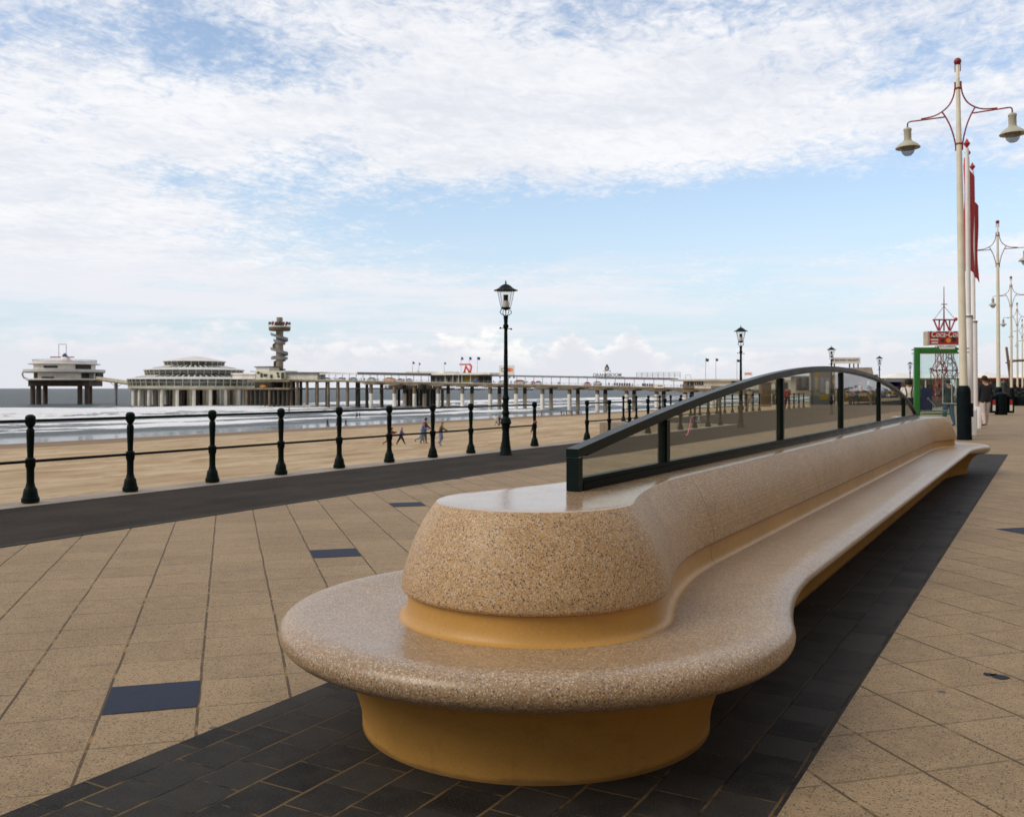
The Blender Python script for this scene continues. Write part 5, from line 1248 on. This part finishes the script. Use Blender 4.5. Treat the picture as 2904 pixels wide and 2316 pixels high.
# leaning ship's mast at the playground on the right
e = empty('leaning_mast', (atY(2872, HX, 95).x, atY(2872, HX, 95).y, 0), AZ, 'leaning brown wooden mast with a cross beam, between the second and third cream lamp posts', 'mast')
k_ = 95/FPX
mb = MB(); mb.tube([(2*k_, 0, 0), (-18*k_, 0, CAM_H+(HX-984)*k_)], [.17, .12], 8); mb.build('mast', 'wood_brown', e)
mb = MB(); mb.tube([(-14*k_, -.25, CAM_H+(HX-1024)*k_), (60*k_, -.25, CAM_H+(HX-1020)*k_)], .12, 8); mb.build('cross_beam', 'wood_brown', e)
mb = MB(); mb.tube([(-25*k_, -.35, CAM_H+(HX-1029)*k_), (-5*k_, -.35, CAM_H+(HX-1027)*k_)], .07, 6); mb.build('fitting', 'wood_brown', e)

# fairground mast with soft-drink billboard
DF = 105.0; k_ = DF/FPX
fm = empty('fairground_mast', (atY(2677, HX, DF).x, atY(2677, HX, DF).y, 0), AZ, 'red and white lattice mast with crown and red billboard behind the telephone booth', 'mast')
zz = lambda y: CAM_H+(HX-y)*k_
X_ = lambda x: (x-2677)*k_
mb = MB()
mb.tube([(0, 0, zz(938)), (0, 0, zz(812))], [.09, .035], 6)
mb.box(X_(2670), X_(2686), -.1, .1, zz(864), zz(862))
for x in (2648, 2710): mb.tube([(X_(x), 0, zz(907)), (0, 0, zz(868))], .03, 4)
mb.build('spire', 'red_paint', fm)
mb = MB(); mb.box(X_(2646), X_(2711), -.18, .18, zz(908.5), zz(905))
for (xa, xb) in ((2648, 2661), (2664, 2662), (2678, 2664), (2680, 2692), (2693, 2693), (2708, 2695)): mb.tube([(X_(xa), 0, zz(907)), (X_(xb), 0, zz(938))], .09, 5)
mb.ball((X_(2711), 0, zz(905)), .2, 8); mb.build('crown', 'bright_red_paint', fm)
mb = MB(); mb.box(X_(2631), X_(2722), -.5, -.35, zz(980), zz(940)); bb = mb.build('billboard', 'bright_red_paint', fm, smooth=False)
mb = MB(); mb.box(X_(2625), X_(2630.5), -.5, .6, zz(980), zz(940)); mb.build('billboard_side', 'kiosk_beige', fm, smooth=False)
text_mesh('Coca-Cola', .92, 'lettering', 'sign_white', bb, Matrix.Translation((X_(2676), -.52, zz(949)))@Matrix.Rotation(PI/2, 4, 'X'), .01, shear=.25, bold=.012, xs=.82)
mb = MB(); mb.box(X_(2634), X_(2655), -.53, -.501, zz(966), zz(962)); mb.box(X_(2636), X_(2654), -.53, -.501, zz(974), zz(970)); mb.box(X_(2633), X_(2720), -.53, -.501, zz(979.5), zz(977.5)); mb.build('white_lines', 'sign_white', bb, smooth=False)
mb = MB(); mb.tube([(X_(2684), -.54, zz(966)), (X_(2684), -.501, zz(966))], .26, 14); mb.build('food_picture', 'sign_orange', bb)
mb = MB(); mb.tube([(X_(2699), -.54, zz(963)), (X_(2699), -.501, zz(963))], .24, 14); mb.box(X_(2662), X_(2672), -.53, -.501, zz(970), zz(962)); mb.build('dark_picture', 'sign_dark', bb)
def lattice(cx_, segs, m, nm):
    mb = MB(); prev = None
    for yy, hw_ in segs:
        cur = [Vector((cx_+sx*hw_, sy*hw_, zz(yy))) for sx, sy in ((-1, -1), (1, -1), (1, 1), (-1, 1))]
        for q in range(4): mb.tube([cur[q], cur[(q+1) % 4]], .035, 4)
        if prev:
            for q in range(4): mb.tube([prev[q], cur[q]], .05, 4); mb.tube([prev[q], cur[(q+1) % 4]], .03, 4)
        prev = cur
    mb.build(nm, m, fm)
lattice(X_(2664), [(982, .32), (1000, .30), (1025, .30), (1050, .62), (1075, .30), (1100, .32), (1136, .36)], 'bright_red_paint', 'red_lattice_leg')
lattice(X_(2694), [(982, .45), (1000, .30), (1015, .28), (1030, .45), (1050, .60), (1072, .40), (1100, .36), (1136, .4)], 'pier_grey', 'white_lattice_leg')
mb = MB(); mb.tube([(X_(2648), 0, zz(1050)), (X_(2711), 0, zz(1050))], .07, 5)
for x in (2648, 2664, 2680, 2711): mb.ball((X_(x), 0, zz(1050)), .14, 8)
for (a, b, c, d) in ((2664, 1028, 2648, 1050), (2648, 1050, 2664, 1080), (2664, 1028, 2680, 1050), (2680, 1050, 2664, 1080), (2694, 1015, 2711, 1050), (2711, 1050, 2694, 1078)): mb.tube([(X_(a), -.4, zz(b)), (X_(c), -.4, zz(d))], .05, 5)
mb.build('braces', 'bright_red_paint', fm)

# ------------------------------------------------------------------ people
CC = {}
def cloth(col):
    k = tuple(col)
    if k not in CC:
        nm = 'cloth_%d' % len(CC); simple(nm, col, .85, 0, .15, 12, .2, bscale=40); CC[k] = nm
    return CC[k]
def person(label, pos, heading, h=1.75, top=(.03, .03, .04), legs=(.04, .05, .10), shoes=(.015, .013, .012), hair=(.03, .02, .015), skin=None,
           lean=4, lt=(18, 5), rt=(-16, 20), la=(-20, 15), ra=(20, 20), female=False, bulk=1.0, hands=False, long_coat=0.0, group=None, sleeves=None, hair_r=1.0, detail=1, straps=None):
    """lt, rt: thigh forward angle and knee bend; la, ra: upper arm forward angle and elbow bend (degrees); local forward is +Y"""
    bulk = bulk*1.12; s = h/1.75; J = {}; E = []; RAD = {}; TAGS = {}
    def add(n, p, r, tg): J[n] = Vector(p)*s; RAD[n] = r*s; TAGS[n] = tg
    ln = R_(lean)
    def tor(y, z): return (0.0, (z-.95)*math.sin(ln)+y, .95+(z-.95)*math.cos(ln))
    b = bulk
    add('pel', (0, 0, .95), .135*b, 'legs'); add('wai', tor(0, 1.12), .125*b, 'top'); add('che', tor(0, 1.32), .150*b, 'top')
    add('nec', tor(.005, 1.475), .055, 'skin'); add('hed', tor(.02, 1.60), .088, 'skin'); add('top', tor(.015, 1.69), .072, 'skin')
    E += [('pel', 'wai'), ('wai', 'che'), ('che', 'nec'), ('nec', 'hed'), ('hed', 'top')]
    for sd, (tf, kb), (af, eb) in ((-1, lt, la), (1, rt, ra)):
        q = 'L' if sd < 0 else 'R'; tf, kb = R_(tf), R_(kb)
        hip = Vector((sd*.09, 0, .90)); kn = hip+Vector((sd*.005, math.sin(tf)*.43, -math.cos(tf)*.43)); a2 = tf-kb
        an = kn+Vector((0, math.sin(a2)*.41, -math.cos(a2)*.41)); fa = a2*.8; toe = an+Vector((sd*.02, math.cos(fa)*.15, -.035+math.sin(fa)*.15))
        add('hip'+q, hip, .095*b, 'legs'); add('kn'+q, kn, .062*b, 'legs'); add('cf'+q, kn.lerp(an, .35), .060*b, 'legs'); add('an'+q, an, .045, 'legs'); add('he'+q, an+Vector((0, -.02, -.03)), .042, 'shoe'); add('toe'+q, toe, .032, 'shoe')
        E += [('pel', 'hip'+q), ('hip'+q, 'kn'+q), ('kn'+q, 'cf'+q), ('cf'+q, 'an'+q), ('an'+q, 'he'+q), ('he'+q, 'toe'+q)]
        sh = Vector(tor(0, 1.42))+Vector((sd*.175, 0, 0)); af, eb = R_(af)+ln*.5, R_(eb)
        el_ = sh+Vector((sd*.05, math.sin(af)*.28, -math.cos(af)*.28)); a3 = af+eb; wr = el_+Vector((-sd*.01, math.sin(a3)*.25, -math.cos(a3)*.25))
        fd = (wr-el_).normalized(); pa = wr+fd*.055
        add('sh'+q, sh, .068*b, 'arm'); add('el'+q, el_, .050*b, 'arm'); add('wr'+q, wr, .036*b, 'arm'); add('pa'+q, pa, .034, 'skin'); add('fi'+q, pa+fd*.075, .018, 'skin')
        E += [('che', 'sh'+q), ('sh'+q, 'el'+q), ('el'+q, 'wr'+q), ('wr'+q, 'pa'+q), ('pa'+q, 'fi'+q)]
        if hands:
            side = fd.cross(Vector((1, 0, 0))).normalized()
            for k, (off, L) in enumerate([(-.028, .070), (-.010, .080), (.026, .060)]):
                add('f%d%s' % (k, q), pa+side*off+fd*.03, .009, 'skin'); add('g%d%s' % (k, q), pa+side*off*1.2+fd*(.03+L)+Vector((-sd*.015, 0, 0)), .008, 'skin')
                E += [('pa'+q, 'f%d%s' % (k, q)), ('f%d%s' % (k, q), 'g%d%s' % (k, q))]
            add('th'+q, pa+side*-.05+fd*.01, .011, 'skin'); add('ti'+q, pa+side*-.06+fd*.05, .009, 'skin'); E += [('pa'+q, 'th'+q), ('th'+q, 'ti'+q)]
    mz = min(J['toeL'].z, J['toeR'].z, J['heL'].z, J['heR'].z)-.034*s
    names = list(J); idx = {n: i for i, n in enumerate(names)}
    for n in names: J[n].z -= mz
    me = bpy.data.meshes.new('sk'); me.from_pydata([J[n] for n in names], [(idx[a], idx[b_]) for a, b_ in E], [])
    o = bpy.data.objects.new('sk', me); COL.objects.link(o)
    o.modifiers.new('Skin', 'SKIN').use_smooth_shade = True
    sv = me.skin_vertices[0].data
    for n in names: sv[idx[n]].radius = (RAD[n], RAD[n]*(.78 if n in ('pel', 'wai', 'che') else 1))
    for k in range(len(names)): sv[k].use_root = (names[k] == 'pel')
    sub = o.modifiers.new('Sub', 'SUBSURF'); sub.levels = detail; sub.render_levels = detail
    dg = bpy.context.evaluated_depsgraph_get(); dg.update()
    bm_ = bpy.data.meshes.new_from_object(o.evaluated_get(dg)); bpy.data.objects.remove(o)
    mats = {'skin': 'skin', 'top': cloth(top), 'arm': cloth(sleeves or top), 'legs': cloth(legs), 'shoe': cloth(shoes)}
    order = ['skin', 'top', 'arm', 'legs', 'shoe']; bm_.materials.clear()
    for k in order: bm_.materials.append(M[mats[k]])
    segs = [(J[a], J[b_], TAGS[a], TAGS[b_], RAD[a]) for a, b_ in E]
    for pl in bm_.polygons:
        c = pl.center; best = None
        for a, b_, ta, tb, ra_ in segs:
            d = b_-a; u = max(0, min(1, (c-a).dot(d)/max(1e-9, d.dot(d)))); ds_ = (c-(a+d*u)).length-ra_*.5
            if best is None or ds_ < best[0]: best = (ds_, ta if u < .5 else tb)
        tg = best[1]
        if tg in ('legs',) and c.z > (.95-mz/s-long_coat)*s*0.98: tg = 'top'
        pl.material_index = order.index(tg)
    bm_.shade_smooth()
    root = bpy.data.objects.new('person', bm_); COL.objects.link(root); root.location = pos; root.rotation_euler.z = heading
    tag(root, label, 'person', group)
    # hair cap, nose, ears
    hc = J['hed'].lerp(J['top'], .55); mb = MB(); vs_r = .102*s*hair_r
    n_s, n_r = 12, 7; vs = []; fs = []
    for i in range(n_r):
        ph = PI*.60*i/(n_r-1)
        for k in range(n_s):
            a = 2*PI*k/n_s; fr = math.sin(a); rr_ = vs_r*(1+.0*fr); cut = .75 if fr > .3 else 1.15
            p_ = ph*cut; vs.append(hc+Vector((rr_*math.sin(p_)*math.cos(a)*.92, rr_*math.sin(p_)*math.sin(a)-.008*s, rr_*math.cos(p_)*1.02)))
    for i in range(n_r-1):
        for k in range(n_s): fs.append((i*n_s+k, i*n_s+(k+1) % n_s, (i+1)*n_s+(k+1) % n_s, (i+1)*n_s+k))
    mb.add(vs, fs); mb.build('hair', cloth(hair), root)
    if detail > 1:
        hd = J['hed']; mb = MB(); mb.ball(tuple(hd+Vector((0, .096*s, .0))), .016*s, 6, 1.4)
        for sd in (-1, 1): mb.ball(tuple(hd+Vector((sd*.088*s, 0, .0))), .018*s, 6, 1.4)
        mb.build('nose_and_ears', 'skin', root)
        mb = MB()
        for sd in (-1, 1): mb.ball(tuple(hd+Vector((sd*.033*s, .082*s, .03*s))), .010*s, 6)
        mb.build('eyes', 'sign_dark', root)
        mb = MB(); mb.ball(tuple(hd+Vector((0, .084*s, -.038*s))), .014*s, 6, .4); mb.build('mouth', 'maroon_canvas', root)
    return root
def beach_at(x, y):
    z = -3.0
    for _ in range(60):
        p = at(x, y, z); nz = beach_z(p.x); z = z*.5+nz*.5
    p = at(x, y, z); return Vector((p.x, p.y, max(z, SEA+.1)))
VR = AZ-PI/2          # heading that faces right in the photograph (local +Y turned to camera right)
# three near figures by the booth
p = atY(2577, HX, 27.6); p.z = 0
w1 = person('woman in black dungarees and white shirt leaning at the green booth, seen from behind', p, AZ-.35, 1.66, top=(.012, .012, .014), legs=(.012, .012, .014), sleeves=(.70, .62, .55), hair=(.012, .010, .010), lean=8, lt=(4, 2), rt=(-4, 4), la=(35, 40), ra=(60, 50), bulk=1.12, hands=True, detail=2, hair_r=1.22)
mb = MB()
for q in (-1, 1): mb.tube([(q*.10, -.145, 1.02), (q*.055, -.135+.02, 1.25), (q*.10, -.06, 1.44)], .016, 5)
mb.build('dungaree_straps', cloth((.012, .012, .014)), w1)
mb = MB(); vs = []
pr = [(.168, 1.15), (.176, 1.25), (.172, 1.34), (.13, 1.42), (.075, 1.46)]
for r, z in pr:
    for k in range(20): a = 2*PI*k/20; vs.append((r*1.08*math.cos(a), r*.86*math.sin(a)+(z-.95)*.139, z-.02))
fs = [(i*20+k, i*20+(k+1) % 20, (i+1)*20+(k+1) % 20, (i+1)*20+k) for i in range(len(pr)-1) for k in range(20)]
mb.add(vs, fs); mb.build('white_shirt', cloth((.70, .62, .55)), w1)
p = at(2793, 1208)
person('man in a black jacket and white trousers walking away beside the white flagpoles', p, AZ-.05, 1.84, top=(.010, .009, .012), legs=(.62, .52, .48), hair=(.022, .012, .010), lean=2, lt=(-8, 12), rt=(10, 4), la=(-6, 12), ra=(14, 22), bulk=1.28, hands=True, detail=2, hair_r=1.15, long_coat=.12)
p = at(2690, 1208)
person('person in a dark green coat and blue jeans seen through the booth glass', p, AZ+.2, 1.72, top=(.018, .035, .035), legs=(.04, .08, .17), hair=(.015, .012, .010), lean=2, lt=(12, 6), rt=(-8, 12), la=(25, 60), ra=(20, 60), bulk=1.25, hands=True, detail=2, long_coat=.16)
# the walkers on the beach
BG = 'people out on the beach'
def bw(label, x, y, hpx, **k):
    p = beach_at(x, y); hh = hpx*depth(p)/FPX; hd = k.pop('hd', VR); return person(label, p, hd, max(.9, min(1.95, hh)), group=BG, **{**k, 'bulk': k.get('bulk', 1)*1.15, 'hair_r': 1.15})
bw('stooping child in a dark red jacket and brown trousers, left of the near beach group', 1100, 1263, 56, top=(.17, .02, .04), legs=(.22, .085, .03), shoes=(.35, .15, .06), hair=(.03, .015, .01), lean=30, lt=(32, 18), rt=(-8, 55), la=(50, 30), ra=(30, 50), bulk=1.15)
bw('fair-haired child in a purple jacket and black trousers striding on the beach', 1137, 1261, 51, top=(.10, .06, .19), legs=(.018, .016, .022), hair=(.38, .17, .05), lean=9, lt=(28, 4), rt=(-26, 8), la=(-20, 30), ra=(25, 40), bulk=1.3)
bw('tall dark haired man in a dark jacket walking behind the woman in blue', 1204, 1258, 73, top=(.045, .022, .05), legs=(.17, .15, .10), hair=(.02, .012, .01), lean=8, lt=(10, 6), rt=(-12, 16), la=(-12, 20), ra=(30, 20), bulk=1.15)
bw('woman in a blue jacket and pale jeans, in the middle of the near beach group', 1197, 1259, 64, top=(.12, .16, .34), legs=(.22, .29, .36), hair=(.30, .11, .05), lean=12, lt=(12, 5), rt=(-20, 52), la=(-12, 25), ra=(30, 50), bulk=1.2)
bw('boy in a navy and yellow jacket running right on the beach', 1249, 1263, 67, top=(.035, .022, .08), sleeves=(.12, .09, .05), legs=(.20, .24, .40), hair=(.26, .11, .04), lean=12, lt=(22, 70), rt=(0, 4), la=(-35, 40), ra=(35, 30), bulk=1.2)
far = [(1408, 1207, 31, (.60, .55, .52), (.30, .28, .30), 'light-clad walker of a couple left of the near lantern post'),
 (1416, 1207, 29, (.015, .015, .02), (.02, .02, .02), 'dark-clad walker of a couple left of the near lantern post'),
 (1513, 1229, 46, (.62, .55, .52), (.03, .03, .03), 'person in a white top half hidden by the last post before the gap'),
 (820, 1206, 18, (.55, .04, .04), (.10, .08, .15), 'small child in red at the water edge, left part of the beach'),
 (929, 1211, 23, (.02, .025, .04), (.02, .02, .03), 'person in dark clothes alone near the water'),
 (956, 1210, 22, (.20, .07, .03), (.10, .05, .02), 'person in rust clothes behind a railing post near the water'),
 (980, 1210, 22, (.04, .045, .03), (.03, .03, .03), 'person in olive clothes near the water'),
 (1012, 1202, 22, (.03, .02, .03), (.03, .03, .06), 'person in dark purple beside the one with white trousers'),
 (1020, 1202, 21, (.05, .02, .03), (.60, .55, .50), 'person in white trousers near the water'),
 (1116, 1190, 20, (.16, .03, .03), (.15, .12, .12), 'person in brown red at the sandbar behind a railing post'),
 (1141, 1184, 17, (.60, .03, .04), (.50, .03, .04), 'person all in bright red standing at the sandbar'),
 (1165, 1191, 20, (.18, .02, .03), (.15, .22, .30), 'person in maroon top and blue jeans at the sandbar'),
 (1171, 1184, 14, (.70, .66, .58), (.62, .58, .50), 'person in white beside the one in maroon at the sandbar'),
 (697, 1171, 12, (.04, .10, .06), (.03, .05, .04), 'tiny person in green under the pavilion shore'),
 (706, 1171, 13, (.02, .015, .02), (.02, .02, .02), 'tiny person in black beside a railing post top'),
 (717, 1171, 13, (.35, .03, .04), (.05, .02, .03), 'tiny person in red by the surf'),
 (728, 1171, 13, (.75, .70, .64), (.60, .55, .50), 'tiny person in white by the surf'),
 (778, 1172, 12, (.02, .03, .05), (.02, .02, .03), 'tiny dark person beyond the surf, below the tower'),
 (1527, 1180, 14, (.70, .65, .60), (.60, .55, .50), 'tiny person in white just right of the last post before the gap'),
 (1536, 1181, 14, (.015, .015, .02), (.02, .02, .02), 'tiny person in black just right of the last post before the gap'),
 (1592, 1178, 14, (.06, .02, .02), (.02, .02, .02), 'tiny dark red person, leftmost of the shoreline group right of the gap'),
 (1599, 1178, 13, (.55, .38, .02), (.30, .20, .03), 'tiny person in yellow in the shoreline group'),
 (1607, 1177, 12, (.02, .03, .05), (.02, .02, .02), 'tiny dark blue person right of the one in yellow'),
 (1622, 1179, 16, (.025, .02, .025), (.02, .02, .02), 'tiny stout person in black at the shoreline'),
 (1637, 1176, 12, (.03, .03, .04), (.02, .02, .02), 'tiny grey person, third from the right at the shoreline'),
 (1642, 1176, 12, (.02, .02, .03), (.02, .02, .03), 'tiny dark person, second from the right at the shoreline'),
 (1648, 1176, 11, (.05, .05, .05), (.03, .03, .03), 'tiny grey person at the right end of the shoreline group'),
 (1800, 1168, 14, (.55, .50, .50), (.30, .30, .30), 'tiny pale person above the second railing'),
 (1806, 1170, 14, (.02, .02, .03), (.02, .02, .02), 'tiny dark person above the second railing')]
rr_ = random.Random(5)
for x, y, hp, tp, lg, lb in far:
    f = rr_.choice([1, -1]); bw(lb, x, y, hp, top=tp, legs=lg, hd=VR+(0 if f > 0 else PI)+rr_.uniform(-.5, .5), lean=rr_.uniform(0, 8), lt=(rr_.uniform(5, 22), 4), rt=(-rr_.uniform(5, 20), 14), la=(-15, 20), ra=(18, 25), bulk=1.3)
# people on the promenade, seen through the screen and in the distance
def prom(label, x, yb, hpx, **k):
    p = at(x, yb); return person(label, p, k.pop('hd', AZ), hpx*FPX*CAM_H/(yb-HX)/FPX if False else hpx*depth(p)/FPX, group='people out on the promenade', **k)
prom('person in red walking beside the railing, through the third pane of the glass screen', 2233, 1160, 66, top=(.40, .06, .05), legs=(.12, .03, .03), bulk=1.2)
prom('person in a pale coat at the far railing, through the second pane', 2126, 1161, 60, top=(.45, .36, .28), legs=(.30, .22, .18), bulk=1.1)
prom('pale figure beside the brown cabin, through the second pane', 2177, 1152, 58, top=(.5, .38, .3), legs=(.12, .07, .05), bulk=1.1)
prom('person in yellow in front of the poster stand', 2343, 1150, 46, top=(.45, .36, .14), legs=(.20, .18, .14), bulk=1.2)
for i, (x, yb, hp, tp, lb) in enumerate([(2797, 1140, 62, (.05, .09, .25), 'person in blue behind the man in the black jacket'), (2812, 1132, 52, (.02, .02, .025), 'person in dark clothes left of the second cream lamp post'), (2822, 1128, 46, (.25, .35, .42), 'person in pale blue left of the second cream lamp post'), (2830, 1126, 42, (.35, .05, .05), 'person in red by the second cream lamp post'), (2845, 1134, 62, (.03, .045, .045), 'tall person in dark green right of the second cream lamp post'), (2853, 1126, 40, (.55, .12, .10), 'distant person in a coral top'), (2882, 1120, 34, (.60, .38, .02), 'distant person in yellow'), (2897, 1120, 38, (.65, .62, .60), 'distant person in white at the right edge')]):
    prom(lb, x, yb, hp, top=tp, legs=(.03, .03, .05), bulk=1.3, hd=AZ+(i*1.3))
for i, (x, yb, hp, tp, lb) in enumerate([(2512, 1128, 40, (.03, .05, .04), 'dark green figure beyond the fifth glass pane'), (2524, 1126, 38, (.35, .30, .15), 'figure in mustard beyond the fifth glass pane'), (2536, 1127, 38, (.05, .05, .06), 'dark figure near the end of the glass screen'), (2653, 1128, 44, (.12, .06, .04), 'brown figure through the booth glass'), (2570, 1124, 36, (.2, .2, .25), 'grey figure left of the woman at the booth')]):
    prom(lb, x, yb, hp, top=tp, legs=(.05, .05, .06), bulk=1.3, hd=AZ+i)
# strollers on the pier deck
for i, x in enumerate([912, 948, 978, 1024, 1034, 1073, 1146, 1376, 1384, 1400, 1449, 1494, 1510, 1583, 1587, 1727, 1794, 1931, 1936]):
    q = pp(x, ds=(-1.2 if i % 2 else 1.0)); person('distant stroller on the pier deck', Vector((q.x, q.y, deck_z(q.x))), i*1.7, 1.62+.05*(i % 4), top=[(.03, .03, .05), (.25, .05, .05), (.04, .07, .15), (.45, .42, .38), (.06, .05, .04)][i % 5], legs=(.03, .03, .05), bulk=1.2, group='strollers on the pier deck')
# leaves blown against the foot of the bench and along the joints of the dark paving
lv = []
r5 = random.Random(11); mb = MB()
for k in range(70):
    y_ = r5.uniform(5.6, 14); x_ = -1.43+abs(r5.gauss(0, .05))
    if k % 9 == 0: x_ = r5.uniform(-1.3, -.85)
    sz_ = r5.uniform(.008, .022); a = r5.uniform(0, 6.28); u = Vector((math.cos(a), math.sin(a), r5.uniform(-.3, .3)))*sz_; v_ = Vector((-math.sin(a), math.cos(a), r5.uniform(-.3, .5)))*sz_*.6
    c_ = Vector((x_, y_, .008+sz_*.4)); mb.add([c_-u, c_-v_, c_+u, c_+v_], [(0, 1, 2, 3)])
o = mb.build('fallen_leaves', 'maroon_canvas', smooth=False); tag(o, 'small dry red brown leaves blown against the foot of the bench', 'leaves', kind='stuff')
